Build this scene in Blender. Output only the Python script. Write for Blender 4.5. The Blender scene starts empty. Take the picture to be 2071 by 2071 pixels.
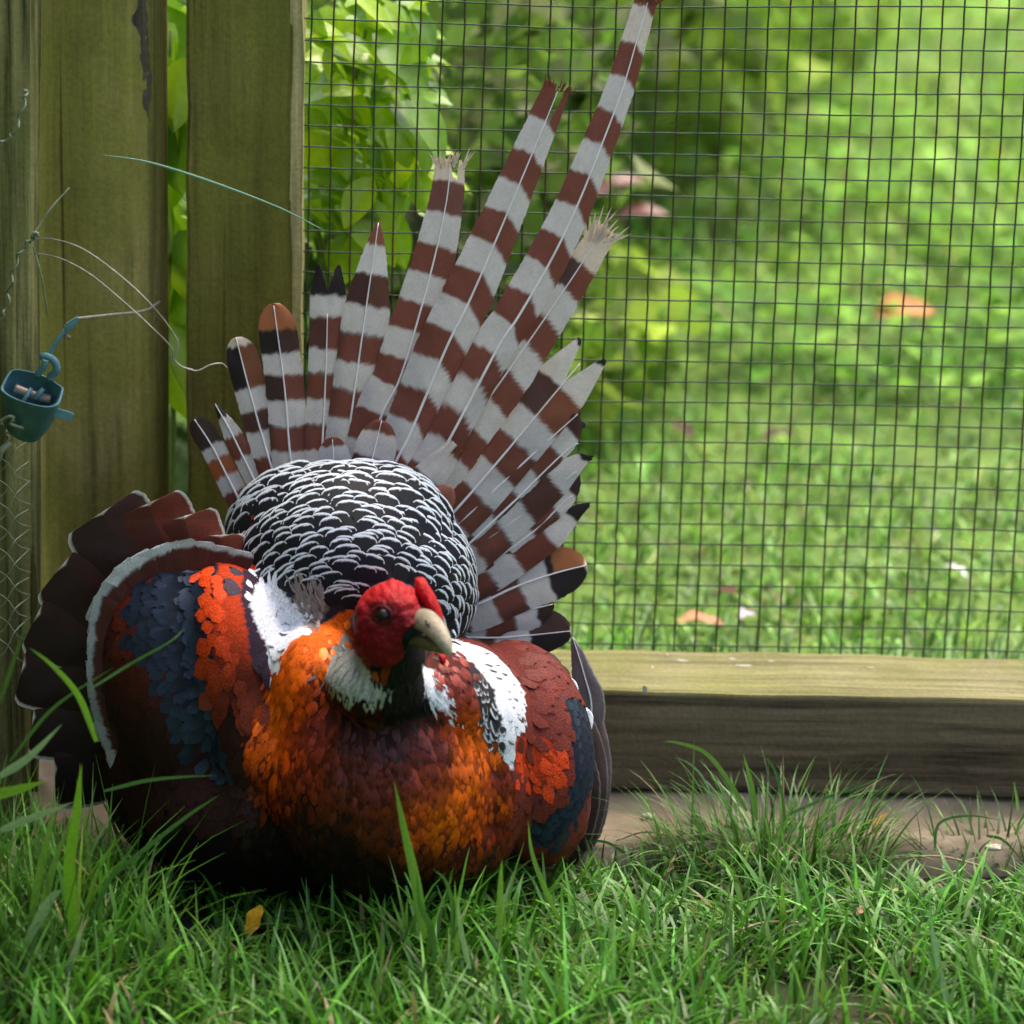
import bpy, bmesh, math, random
import numpy as np
from mathutils import Vector, Matrix, noise
from mathutils.bvhtree import BVHTree

random.seed(7)
rng = np.random.default_rng(11)
sc = bpy.context.scene
COL = sc.collection

# ------------------------------------------------------------------ camera
FPX, HALF = 9852.0, 1035.5               # focal length and half frame in photo pixels
PITCH, ROLL = math.radians(20.0), math.radians(1.15)
CAM = Vector((0.0, -4.10, 1.735))
fwd = Vector((0, math.cos(PITCH), -math.sin(PITCH)))
r0, u0 = Vector((1, 0, 0)), Vector((0, math.sin(PITCH), math.cos(PITCH)))
RT = r0 * math.cos(ROLL) + u0 * math.sin(ROLL)
UP = u0 * math.cos(ROLL) - r0 * math.sin(ROLL)
cam_d = bpy.data.cameras.new('camera')
cam = bpy.data.objects.new('camera', cam_d)
COL.objects.link(cam)
cam.matrix_world = Matrix(((RT.x, UP.x, -fwd.x, CAM.x), (RT.y, UP.y, -fwd.y, CAM.y), (RT.z, UP.z, -fwd.z, CAM.z), (0, 0, 0, 1)))
cam_d.sensor_width = 36.0
cam_d.lens = 36.0 * FPX / (2 * HALF)
cam_d.clip_end = 300
cam_d.dof.use_dof = True
cam_d.dof.focus_distance = 4.12
cam_d.dof.aperture_fstop = 4.5
sc.camera = cam

# ------------------------------------------------------------------ sky, sun, exposure
SUN_EL, SUN_AZ = math.radians(62), math.radians(25)     # azimuth from +Y towards +X: behind the fence, to the right
w = bpy.data.worlds.new('World'); sc.world = w; w.use_nodes = True
nt = w.node_tree
sky = nt.nodes.new('ShaderNodeTexSky'); sky.sky_type = 'NISHITA'; sky.sun_disc = False
sky.sun_elevation = SUN_EL; sky.sun_rotation = SUN_AZ
sky.air_density = 1.0; sky.dust_density = 7.0; sky.ozone_density = 0.6
nt.links.new(sky.outputs[0], nt.nodes['Background'].inputs[0])
nt.nodes['Background'].inputs[1].default_value = 0.15
sl = bpy.data.lights.new('sun', 'SUN'); sl.energy = 1.1; sl.angle = math.radians(50); sl.color = (1.0, 0.95, 0.86)
so = bpy.data.objects.new('sun', sl); COL.objects.link(so)
sd = Vector((math.sin(SUN_AZ) * math.cos(SUN_EL), math.cos(SUN_AZ) * math.cos(SUN_EL), math.sin(SUN_EL)))
so.rotation_euler = sd.to_track_quat('Z', 'Y').to_euler(); so.location = sd * 8
sc.view_settings.view_transform = 'Standard'; sc.view_settings.look = 'None'
sc.view_settings.exposure = 1.32; sc.view_settings.gamma = 1.0
sc.render.engine = 'CYCLES'
sc.cycles.use_denoising = True
sc.cycles.max_bounces = 6; sc.cycles.diffuse_bounces = 3; sc.cycles.transparent_max_bounces = 4
sc.cycles.sample_clamp_indirect = 6

# ------------------------------------------------------------------ helpers
def ray(px, py):
    return (fwd + RT * ((px - HALF) / FPX) + UP * ((HALF - py) / FPX)).normalized()
def P(px, py, Y):                                   # photo pixel on the upright plane y = Y
    d = ray(px, py); return CAM + d * ((Y - CAM.y) / d.y)
def G(px, py, z=0.0):                               # photo pixel on the ground
    d = ray(px, py); return CAM + d * ((z - CAM.z) / d.z)
def PIX(p):
    v = Vector(p) - CAM; k = v.dot(fwd)
    return HALF + FPX * v.dot(RT) / k, HALF - FPX * v.dot(UP) / k
def mpp(Y):                                         # metres per photo pixel near plane Y
    return (Y - CAM.y) / math.cos(PITCH) / FPX * 0.985
def lin(r, g, b):
    f = lambda c: (c / 255 / 12.92) if c / 255 <= 0.04045 else ((c / 255 + 0.055) / 1.055) ** 2.4
    return np.array((f(r), f(g), f(b)))
def tag(o, label=None, cat=None, group=None, kind=None):
    if label: o['label'] = label
    if cat: o['category'] = cat
    if group: o['group'] = group
    if kind: o['kind'] = kind
    return o
def empty(name, loc=(0, 0, 0)):
    o = bpy.data.objects.new(name, None); o.empty_display_size = 0.02
    COL.objects.link(o); o.location = loc; return o
def mesh_np(name, V, F, C=None, smooth=True):
    V = np.asarray(V, dtype=np.float32); F = np.asarray(F, dtype=np.int32)
    me = bpy.data.meshes.new(name)
    k = F.shape[1]
    me.vertices.add(len(V)); me.vertices.foreach_set('co', V.ravel())
    me.loops.add(F.size); me.loops.foreach_set('vertex_index', F.ravel())
    me.polygons.add(len(F)); me.polygons.foreach_set('loop_start', np.arange(0, F.size, k, dtype=np.int32))
    me.update(calc_edges=True)
    me.polygons.foreach_set('use_smooth', np.full(len(F), smooth))
    if C is not None:
        a = me.color_attributes.new('Col', 'FLOAT_COLOR', 'POINT')
        cc = np.ones((len(V), 4), dtype=np.float32); cc[:, :3] = C
        a.data.foreach_set('color', cc.ravel())
    me.validate(); return me
def link(name, me, mat, parent=None, off=None):
    o = bpy.data.objects.new(name, me); COL.objects.link(o)
    if mat is not None and not me.materials: me.materials.append(mat)
    if parent is not None:
        o.parent = parent
    return o
class Acc:                                          # collects verts / quads / colours of ONE object
    def __init__(s): s.V = []; s.F = []; s.C = []; s.n = 0
    def add(s, V, F, C=(1, 1, 1)):
        V = np.asarray(V, dtype=float); s.V.append(V); s.F.append(np.asarray(F, dtype=int) + s.n)
        s.C.append(np.broadcast_to(np.asarray(C, dtype=float), (len(V), 3))); s.n += len(V)
    def build(s, name, mat, parent=None, org=(0, 0, 0), smooth=True, normals=None):
        me = mesh_np(name, np.concatenate(s.V) - np.asarray(org), np.concatenate(s.F), np.concatenate(s.C), smooth)
        if normals is not None: me.normals_split_custom_set_from_vertices(np.concatenate(normals).tolist())
        return link(name, me, mat, parent)
def tube(pts, rad, sides=6, close=True):
    pts = np.asarray([tuple(p) for p in pts], dtype=float); n = len(pts)
    rad = np.broadcast_to(np.asarray(rad, dtype=float), (n,))
    T = np.gradient(pts, axis=0); T /= np.linalg.norm(T, axis=1)[:, None] + 1e-12
    ref = np.array((0.31, 0.17, 0.93)) if abs(T[0] @ np.array((0.31, 0.17, 0.93))) < 0.9 else np.array((1.0, 0, 0))
    A = np.cross(T, ref); A /= np.linalg.norm(A, axis=1)[:, None] + 1e-12
    B = np.cross(T, A)
    th = np.arange(sides) * 2 * math.pi / sides
    V = pts[:, None] + rad[:, None, None] * (np.cos(th)[None, :, None] * A[:, None] + np.sin(th)[None, :, None] * B[:, None])
    V = V.reshape(-1, 3); F = []
    for i in range(n - 1):
        for j in range(sides):
            k = (j + 1) % sides
            F.append((i * sides + j, i * sides + k, (i + 1) * sides + k, (i + 1) * sides + j))
    if close:                                       # pinch both ends shut
        m = len(V); V = np.vstack([V, pts[0], pts[-1]])
        for j in range(0, sides, 2):
            k, l = (j + 1) % sides, (j + 2) % sides
            F.append((m, l, k, j)); e = (n - 1) * sides
            F.append((m + 1, e + j, e + k, e + l))
    return V, np.array(F)
def curve(pts, n=24):                               # Catmull-Rom through points
    p = [np.array(tuple(q), dtype=float) for q in pts]
    p = [2 * p[0] - p[1]] + p + [2 * p[-1] - p[-2]]
    out = []; seg = len(p) - 3
    for i in range(n):
        t = i / (n - 1) * seg; k = min(int(t), seg - 1); t -= k
        a, b, c, d = p[k:k + 4]
        out.append(0.5 * ((2 * b) + (c - a) * t + (2 * a - 5 * b + 4 * c - d) * t * t + (3 * b - a - 3 * c + d) * t ** 3))
    return np.array(out)
def inpoly(x, y, poly):
    c = False; n = len(poly); j = n - 1
    for i in range(n):
        xi, yi = poly[i]; xj, yj = poly[j]
        if (yi > y) != (yj > y) and x < (xj - xi) * (y - yi) / (yj - yi) + xi: c = not c
        j = i
    return c
def smooth(a, b, x):
    t = np.clip((x - a) / (b - a), 0, 1); return t * t * (3 - 2 * t)
def vnoise(x, y, s=0.0): return noise.noise(Vector((x, y, s)))

# ------------------------------------------------------------------ materials
def new_mat(name):
    m = bpy.data.materials.new(name); m.use_nodes = True
    t = m.node_tree; b = t.nodes['Principled BSDF']; return m, t, b
def N(t, kind, **kw):
    n = t.nodes.new(kind)
    for k, v in kw.items(): setattr(n, k, v)
    return n
def ramp(t, src, stops):
    r = t.nodes.new('ShaderNodeValToRGB'); el = r.color_ramp.elements
    while len(el) < len(stops): el.new(0.5)
    for e, (p, c) in zip(el, stops): e.position = p; e.color = (*c, 1)
    t.links.new(src, r.inputs[0]); return r
def attr_mat(name, rough=0.6, metallic=0.0, spec=0.3, transl=0.0, grain=0.25, gscale=600, sheen=0.0, bump=0.0, stretch=(1, 1, 1), coord='Object'):
    m, t, b = new_mat(name)
    a = N(t, 'ShaderNodeAttribute', attribute_name='Col')
    tc = N(t, 'ShaderNodeTexCoord'); mp = N(t, 'ShaderNodeMapping'); mp.inputs['Scale'].default_value = stretch
    t.links.new(tc.outputs[coord], mp.inputs[0])
    n = N(t, 'ShaderNodeTexNoise'); n.inputs['Scale'].default_value = gscale; n.inputs['Detail'].default_value = 3
    t.links.new(mp.outputs[0], n.inputs['Vector'])
    mr = N(t, 'ShaderNodeMapRange'); mr.inputs['To Min'].default_value = 1 - grain; mr.inputs['To Max'].default_value = 1 + grain
    mr.inputs['From Min'].default_value = 0.25; mr.inputs['From Max'].default_value = 0.75
    t.links.new(n.outputs['Fac'], mr.inputs['Value'])
    mx = N(t, 'ShaderNodeVectorMath', operation='SCALE')
    t.links.new(a.outputs['Color'], mx.inputs[0]); t.links.new(mr.outputs[0], mx.inputs['Scale'])
    t.links.new(mx.outputs[0], b.inputs['Base Color'])
    b.inputs['Roughness'].default_value = rough; b.inputs['Metallic'].default_value = metallic
    b.inputs['Specular IOR Level'].default_value = spec
    if sheen: b.inputs['Sheen Weight'].default_value = sheen
    if bump:
        bp = N(t, 'ShaderNodeBump'); bp.inputs['Strength'].default_value = bump; bp.inputs['Distance'].default_value = 0.001
        t.links.new(n.outputs['Fac'], bp.inputs['Height']); t.links.new(bp.outputs[0], b.inputs['Normal'])
    if transl:
        tr = N(t, 'ShaderNodeBsdfTranslucent'); t.links.new(mx.outputs[0], tr.inputs['Color'])
        ms = N(t, 'ShaderNodeMixShader'); ms.inputs[0].default_value = transl
        t.links.new(b.outputs[0], ms.inputs[1]); t.links.new(tr.outputs[0], ms.inputs[2])
        t.links.new(ms.outputs[0], t.nodes['Material Output'].inputs[0])
    return m
def wood_mat(name, base, dark, algae, axis=2, algae_amt=0.5, rough=0.85, seed=0.0):
    m, t, b = new_mat(name)
    tc = N(t, 'ShaderNodeTexCoord'); mp = N(t, 'ShaderNodeMapping')
    s = [46, 46, 46]; s[axis] = 1.6; mp.inputs['Scale'].default_value = s; mp.inputs['Location'].default_value = (seed, seed * 2, seed * 3)
    t.links.new(tc.outputs['Object'], mp.inputs[0])
    n1 = N(t, 'ShaderNodeTexNoise'); n1.inputs['Scale'].default_value = 2.2; n1.inputs['Detail'].default_value = 7; n1.inputs['Roughness'].default_value = 0.65
    t.links.new(mp.outputs[0], n1.inputs['Vector'])
    r1 = ramp(t, n1.outputs['Fac'], [(0.34, dark), (0.52, base), (0.70, tuple(min(1, c * 1.25) for c in base))])
    n2 = N(t, 'ShaderNodeTexNoise'); n2.inputs['Scale'].default_value = 9; n2.inputs['Detail'].default_value = 6
    t.links.new(tc.outputs['Object'], n2.inputs['Vector'])
    r2 = ramp(t, n2.outputs['Fac'], [(0.62 - 0.5 * algae_amt, (0, 0, 0)), (0.85 - 0.4 * algae_amt, (1, 1, 1))])
    mx = N(t, 'ShaderNodeMix', data_type='RGBA'); mx.inputs[7].default_value = (*algae, 1)
    t.links.new(r2.outputs[0], mx.inputs[0]); t.links.new(r1.outputs[0], mx.inputs[6])
    n3 = N(t, 'ShaderNodeTexNoise'); n3.inputs['Scale'].default_value = 240; n3.inputs['Detail'].default_value = 5
    t.links.new(tc.outputs['Object'], n3.inputs['Vector'])
    r3 = ramp(t, n3.outputs['Fac'], [(0.3, (0.86, 0.86, 0.86)), (0.7, (1.1, 1.1, 1.1))])
    mu = N(t, 'ShaderNodeMix', data_type='RGBA', blend_type='MULTIPLY'); mu.inputs[0].default_value = 1
    t.links.new(mx.outputs[2], mu.inputs[6]); t.links.new(r3.outputs[0], mu.inputs[7])
    gr = ramp(t, n1.outputs['Fac'], [(0.30, (0.72, 0.70, 0.67)), (0.50, (1.0, 1.0, 1.0)), (0.68, (1.2, 1.18, 1.14))])
    m2 = N(t, 'ShaderNodeMix', data_type='RGBA', blend_type='MULTIPLY'); m2.inputs[0].default_value = 1
    t.links.new(mu.outputs[2], m2.inputs[6]); t.links.new(gr.outputs[0], m2.inputs[7])
    mp4 = N(t, 'ShaderNodeMapping'); s4 = [120, 120, 120]; s4[axis] = 1.1; mp4.inputs['Scale'].default_value = s4; mp4.inputs['Location'].default_value = (seed * 3, seed, seed)
    t.links.new(tc.outputs['Object'], mp4.inputs[0])
    n4 = N(t, 'ShaderNodeTexNoise'); n4.inputs['Scale'].default_value = 1.0; n4.inputs['Detail'].default_value = 3; t.links.new(mp4.outputs[0], n4.inputs['Vector'])
    r4 = ramp(t, n4.outputs['Fac'], [(0.27, (0.35, 0.32, 0.30)), (0.33, (1, 1, 1))])
    m3 = N(t, 'ShaderNodeMix', data_type='RGBA', blend_type='MULTIPLY'); m3.inputs[0].default_value = 1
    t.links.new(m2.outputs[2], m3.inputs[6]); t.links.new(r4.outputs[0], m3.inputs[7])
    n5 = N(t, 'ShaderNodeTexNoise'); n5.inputs['Scale'].default_value = 5.5; n5.inputs['Detail'].default_value = 8; n5.inputs['Roughness'].default_value = 0.7; t.links.new(tc.outputs['Object'], n5.inputs['Vector'])
    r5 = ramp(t, n5.outputs['Fac'], [(0.35, (0.78, 0.77, 0.75)), (0.55, (1.1, 1.1, 1.1))])
    m5 = N(t, 'ShaderNodeMix', data_type='RGBA', blend_type='MULTIPLY'); m5.inputs[0].default_value = 1
    t.links.new(m3.outputs[2], m5.inputs[6]); t.links.new(r5.outputs[0], m5.inputs[7])
    t.links.new(m5.outputs[2], b.inputs['Base Color'])
    b.inputs['Roughness'].default_value = rough; b.inputs['Specular IOR Level'].default_value = 0.2
    bp = N(t, 'ShaderNodeBump'); bp.inputs['Strength'].default_value = 0.5; bp.inputs['Distance'].default_value = 0.002
    ad = N(t, 'ShaderNodeMath', operation='ADD'); t.links.new(n1.outputs['Fac'], ad.inputs[0]); t.links.new(n3.outputs['Fac'], ad.inputs[1])
    t.links.new(ad.outputs[0], bp.inputs['Height']); t.links.new(bp.outputs[0], b.inputs['Normal'])
    return m
def simple_mat(name, c1, c2, scale=80, rough=0.6, metallic=0.0, spec=0.4, bump=0.2, dist=0.001):
    m, t, b = new_mat(name)
    tc = N(t, 'ShaderNodeTexCoord'); n = N(t, 'ShaderNodeTexNoise'); n.inputs['Scale'].default_value = scale; n.inputs['Detail'].default_value = 6
    t.links.new(tc.outputs['Object'], n.inputs['Vector'])
    r = ramp(t, n.outputs['Fac'], [(0.3, c1), (0.7, c2)]); t.links.new(r.outputs[0], b.inputs['Base Color'])
    b.inputs['Roughness'].default_value = rough; b.inputs['Metallic'].default_value = metallic; b.inputs['Specular IOR Level'].default_value = spec
    if bump:
        bp = N(t, 'ShaderNodeBump'); bp.inputs['Strength'].default_value = bump; bp.inputs['Distance'].default_value = dist
        t.links.new(n.outputs['Fac'], bp.inputs['Height']); t.links.new(bp.outputs[0], b.inputs['Normal'])
    return m

M_post = wood_mat('post_wood', (0.340, 0.270, 0.110), (0.120, 0.092, 0.042), (0.245, 0.228, 0.052), 2, 0.75, seed=1)
M_post2 = wood_mat('board_wood', (0.225, 0.182, 0.060), (0.120, 0.096, 0.034), (0.172, 0.166, 0.032), 2, 0.95, seed=4)
M_edge = wood_mat('sawn_edge_wood', (0.46, 0.39, 0.18), (0.33, 0.27, 0.11), (0.40, 0.36, 0.14), 2, 0.3, seed=7)
M_rail = wood_mat('rail_wood', (0.145, 0.112, 0.068), (0.060, 0.045, 0.028), (0.115, 0.092, 0.050), 0, 0.3, seed=2)
M_railtop = wood_mat('rail_top_wood', (0.255, 0.23, 0.115), (0.12, 0.105, 0.050), (0.21, 0.205, 0.070), 0, 0.6, seed=3)
M_rough = wood_mat('rough_wood', (0.24, 0.22, 0.085), (0.030, 0.032, 0.012), (0.14, 0.16, 0.045), 2, 0.4, seed=5)
M_conc = simple_mat('concrete', (0.16, 0.122, 0.080), (0.30, 0.240, 0.165), 26, 0.9, bump=0.5, dist=0.003)
M_soil = simple_mat('soil', (0.022, 0.024, 0.009), (0.055, 0.055, 0.020), 30, 0.95, bump=0.6, dist=0.006)
M_lawn = simple_mat('lawn_soil', (0.06, 0.12, 0.012), (0.12, 0.20, 0.025), 20, 0.9, bump=0.5, dist=0.006)
M_teal = simple_mat('teal_coated_metal', (0.055, 0.150, 0.180), (0.110, 0.260, 0.300), 90, 0.42, 0.0, 0.5, 0.15)
M_rusty = simple_mat('dull_metal', (0.20, 0.15, 0.12), (0.34, 0.28, 0.24), 120, 0.45, 0.6, 0.5, 0.2)
M_wire = simple_mat('grey_wire', (0.22, 0.21, 0.18), (0.40, 0.38, 0.33), 150, 0.5, 0.4, 0.5, 0)
M_gwire = simple_mat('green_coated_wire', (0.012, 0.032, 0.018), (0.035, 0.060, 0.028), 260, 0.55, 0.0, 0.4, 0.2)
M_gwire_old = simple_mat('rusty_green_wire', (0.018, 0.034, 0.014), (0.085, 0.045, 0.018), 170, 0.6, 0.0, 0.4, 0.2)
M_net = simple_mat('pale_green_netting_wire', (0.12, 0.18, 0.10), (0.32, 0.36, 0.25), 90, 0.5, 0.2, 0.5, 0.1)
M_grass = attr_mat('grass_blade', 0.42, 0, 0.45, 0.32, 0.15, 300)
M_leaf = attr_mat('broad_leaf', 0.30, 0, 0.55, 0.42, 0.15, 120)
M_weed = attr_mat('soft_leaf', 0.6, 0, 0.2, 0.45, 0.15, 120)
M_dull = attr_mat('dry_leaf', 0.8, 0, 0.2, 0.15, 0.25, 200, bump=0.4)
M_bark = simple_mat('dark_bark', (0.030, 0.024, 0.020), (0.075, 0.062, 0.050), 40, 0.9, bump=0.8, dist=0.004)
M_vane = attr_mat('tail_vane', 0.55, 0, 0.25, 0.12, 0.12, 900, bump=0.15)
M_quill = simple_mat('quill_horn', (0.70, 0.68, 0.66), (0.86, 0.85, 0.84), 60, 0.35, bump=0)
M_quilld = simple_mat('quill_dark', (0.05, 0.04, 0.04), (0.11, 0.09, 0.09), 60, 0.35, bump=0)
M_scale = attr_mat('rump_feather', 0.60, 0, 0.20, 0.0, 0.15, 1400, bump=0.1)
M_plume = attr_mat('plumage', 0.55, 0.0, 0.35, 0.0, 0.30, 900, bump=0.25)
M_irid = attr_mat('copper_plumage', 0.42, 0.18, 0.32, 0.0, 0.30, 900, bump=0.25)
M_wing = attr_mat('wing_plumage', 0.62, 0.0, 0.22, 0.0, 0.55, 620, bump=0.5)
M_body = attr_mat('body_down', 0.8, 0.0, 0.2, 0.0, 0.4, 500, bump=0.4)
M_skin = attr_mat('red_skin', 0.6, 0.0, 0.22, 0.0, 0.6, 480, bump=1.0)
M_beak = attr_mat('beak_horn', 0.55, 0, 0.3, 0.0, 0.35, 260, bump=0.5)
M_eye = simple_mat('eye_dark', (0.004, 0.003, 0.003), (0.012, 0.006, 0.004), 200, 0.12, 0, 0.5, 0)

# ================================================================== ground
def grid_sheet(name, x0, x1, y0, y1, nx, ny, fz, mat):
    xs = np.linspace(x0, x1, nx); ys = np.linspace(y0, y1, ny)
    V = np.array([(x, y, fz(x, y)) for y in ys for x in xs])
    F = np.array([(j * nx + i, j * nx + i + 1, (j + 1) * nx + i + 1, (j + 1) * nx + i) for j in range(ny - 1) for i in range(nx - 1)])
    return link(name, mesh_np(name, V, F), mat)
me = bpy.data.meshes.new('ground')
me.from_pydata([(-60, -60, -0.02), (60, -60, -0.02), (60, 60, -0.02), (-60, 60, -0.02)], [], [(0, 1, 2, 3)])
tag(link('ground', me, M_lawn), 'green garden ground stretching away beyond the enclosure', 'ground', kind='structure')
gz = lambda x, y: 0.010 * vnoise(x * 4, y * 4) + 0.004 * vnoise(x * 17, y * 17, 3) - 0.004
tag(grid_sheet('run_floor', -1.6, 1.6, -3.2, -0.215, 120, 110, gz, M_soil), 'earth floor of the grassy bird run', 'soil', kind='structure')
lz = lambda x, y: 0.012 * vnoise(x * 2.5, y * 2.5, 5) + 0.0 * x
tag(grid_sheet('lawn', -3.0, 3.0, 0.012, 6.0, 110, 110, lz, M_lawn), 'lawn behind the wire mesh', 'lawn', kind='structure')

def box(x0, x1, y0, y1, z0, z1, seg=(1, 1, 1), bevel=0.0, jit=0.0, seed=0):
    bm = bmesh.new()
    bmesh.ops.create_cube(bm, size=1)
    for v in bm.verts:
        v.co = Vector((x0 + (v.co.x + .5) * (x1 - x0), y0 + (v.co.y + .5) * (y1 - y0), z0 + (v.co.z + .5) * (z1 - z0)))
    if bevel: bmesh.ops.bevel(bm, geom=bm.edges[:], offset=bevel, segments=2, affect='EDGES')
    for ax, n in enumerate(seg):
        lo, hi = ((x0, x1), (y0, y1), (z0, z1))[ax]
        for i in range(1, n):
            co = [0, 0, 0]; no = [0, 0, 0]; co[ax] = lo + (hi - lo) * i / n; no[ax] = 1
            bmesh.ops.bisect_plane(bm, geom=bm.verts[:] + bm.edges[:] + bm.faces[:], plane_co=co, plane_no=no)
    if jit:
        for v in bm.verts:
            v.co += Vector([noise.noise(v.co * 14 + Vector((seed + 7 * k, 0, 0))) * jit for k in range(3)])
    me = bpy.data.meshes.new('box'); bm.to_mesh(me); bm.free(); return me

# concrete footing strip under the rail
o = link('concrete_footing', box(-1.5, 1.5, -0.222, 0.008, -0.05, 0.016, (60, 5, 1), 0.004, 0.006, 3), M_conc)
tag(o, 'worn pale concrete strip under the wooden rail', 'concrete', kind='structure')
for p in o.data.polygons: p.use_smooth = True

# ================================================================== timber
def fence_rail():
    root = empty('bottom_rail', (0.35, -0.05, 0.0))
    tag(root, 'thick horizontal timber rail, green on top, along the foot of the mesh', 'rail')
    a = box(-0.24, 1.0, -0.103, 0.002, 0.0195, 0.1110, (60, 3, 4), 0.002, 0.0025, 5)
    b = link('beam', a, M_rail, root); b.matrix_parent_inverse = Matrix.Translation(-root.location)
    c = box(-0.239, 0.999, -0.1016, 0.0005, 0.1085, 0.1119, (60, 4, 1), 0.0012, 0.0025, 5)
    c = link('mossy_top', c, M_railtop, root); c.matrix_parent_inverse = Matrix.Translation(-root.location)
    c['label'] = 'olive green algae covered top face'
    fl = [(1350, 1325, 9, 5), (1380, 1336, 26, 6), (1480, 1334, 16, 5), (1505, 1347, 40, 5), (1560, 1340, 18, 4), (1320, 1350, 8, 5), (1305, 1393, 14, 6), (1760, 1352, 22, 3)]
    for k, (px, py, l, h) in enumerate(fl):           # pale flakes of lichen
        d = ray(px, py); p = CAM + d * ((0.1119 - CAM.z) / d.z); p.z += noise.noise(Vector(p) * 14 + Vector((19, 0, 0))) * .0025 + .0003
        if py > 1380: p = P(px, py, -0.1045)
        bm = bmesh.new(); bmesh.ops.create_circle(bm, cap_ends=True, radius=1, segments=9)
        for v in bm.verts:
            q = 0.6 + 0.5 * random.random()
            v.co = Vector((v.co.x * l * .00021 * q, v.co.y * h * .0006 * q, 0.0003 * random.random()))
        r = bmesh.ops.extrude_face_region(bm, geom=bm.faces[:])
        for v in [g for g in r['geom'] if isinstance(g, bmesh.types.BMVert)]: v.co.z -= 0.0012
        m_ = bpy.data.meshes.new('lichen_flake'); bm.to_mesh(m_); bm.free()
        f = link('lichen_flake', m_, M_lich, root); f.location = Vector(p) - root.location
        if py > 1380: f.rotation_euler.x = math.pi / 2
M_lich = simple_mat('lichen', (0.33, 0.32, 0.21), (0.50, 0.49, 0.38), 300, 0.9)
fence_rail()

M_scar = wood_mat('scarred_wood', (0.105, 0.085, 0.062), (0.045, 0.035, 0.028), (0.12, 0.10, 0.06), 2, 0.3, seed=9)
def round_post():
    Y = -0.035
    c = P(192, 700, Y); R = 0.0605
    root = empty('round_post', (c.x, Y + R, 0)); tag(root, 'round algae stained fence post with a long crack beside the side netting', 'post')
    nz, na = 90, 160; V = []; C = []
    for i in range(nz):
        z = -0.1 + 1.3 * i / (nz - 1)
        for j in range(na):
            a = 2 * math.pi * j / na
            r = R * (1 + 0.018 * vnoise(math.cos(a) * 1.5, z * 2.5, math.sin(a) * 1.5) + 0.008 * vnoise(math.cos(a) * 6, z * 5, math.sin(a) * 6))
            ca = -math.pi / 2 + 0.78 + 0.05 * vnoise(0, z * 3, 9)     # the crack
            d = (a - ca + math.pi) % (2 * math.pi) - math.pi
            r -= 0.0016 * math.exp(-(d / 0.016) ** 2) * (0.6 + 0.4 * smooth(.75, .4, z))
            V.append((r * math.cos(a), r * math.sin(a), z))
    F = [(i * na + j, i * na + (j + 1) % na, (i + 1) * na + (j + 1) % na, (i + 1) * na + j) for i in range(nz - 1) for j in range(na)]
    link('shaft', mesh_np('shaft', V, F), M_post, root)
    # dark scar of bark down its right flank
    A = Acc(); us = np.linspace(0, 1, 40)
    for k in range(2):
        rows = []
        for u in us:
            z = 0.76 - 0.16 * u
            a = -math.pi / 2 + 0.70 + 0.20 * u + 0.10 * vnoise(u * 6, 2 + k)
            wd = (0.17 + 0.15 * vnoise(u * 11, 5 + k)) * math.sin(math.pi * min(1, u * 1.02 + .02)) ** .5 * (1 - .35 * k)
            rr = R + 0.0012 + .001 * vnoise(u * 20, 3)
            for t in (-1, -.4, .4, 1):
                rows.append(((rr - .0022 * abs(t) ** 3) * math.cos(a + t * wd), (rr - .0022 * abs(t) ** 3) * math.sin(a + t * wd), z))
        if k == 0:
            F = [(i * 4 + j, i * 4 + j + 1, i * 4 + j + 5, i * 4 + j + 4) for i in range(39) for j in range(3)]
            A.add(rows, F)
    A.build('bark_scar', M_scar, root)
round_post()

def square_post():
    Y = -0.02
    a, b = P(377, 600, Y), P(589, 600, Y)
    x0, x1 = a.x, b.x
    root = empty('board_post', ((x0 + x1) / 2, Y + .03, 0)); tag(root, 'flat olive brown fence post with a pale sawn edge, between gap and mesh', 'post')
    me = box(x0, x1, Y, Y + 0.07, -0.1, 1.2, (4, 2, 40), 0.003, 0.003, 11)
    for v in me.vertices: v.co.x += (v.co.z - .45) * 0.002
    p = link('shaft', me, M_post2, root); p.matrix_parent_inverse = Matrix.Translation(-root.location)
    me = box(x1 - 0.0030, x1 + 0.0085, Y + .004, Y + 0.05, -0.1, 1.2, (1, 1, 60), 0.0008, 0.0028, 21)
    for v in me.vertices: v.co.x += (v.co.z - .45) * 0.004
    p = link('sawn_edge', me, M_edge, root); p.matrix_parent_inverse = Matrix.Translation(-root.location); p['label'] = 'pale freshly sawn strip'
square_post()

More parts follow.
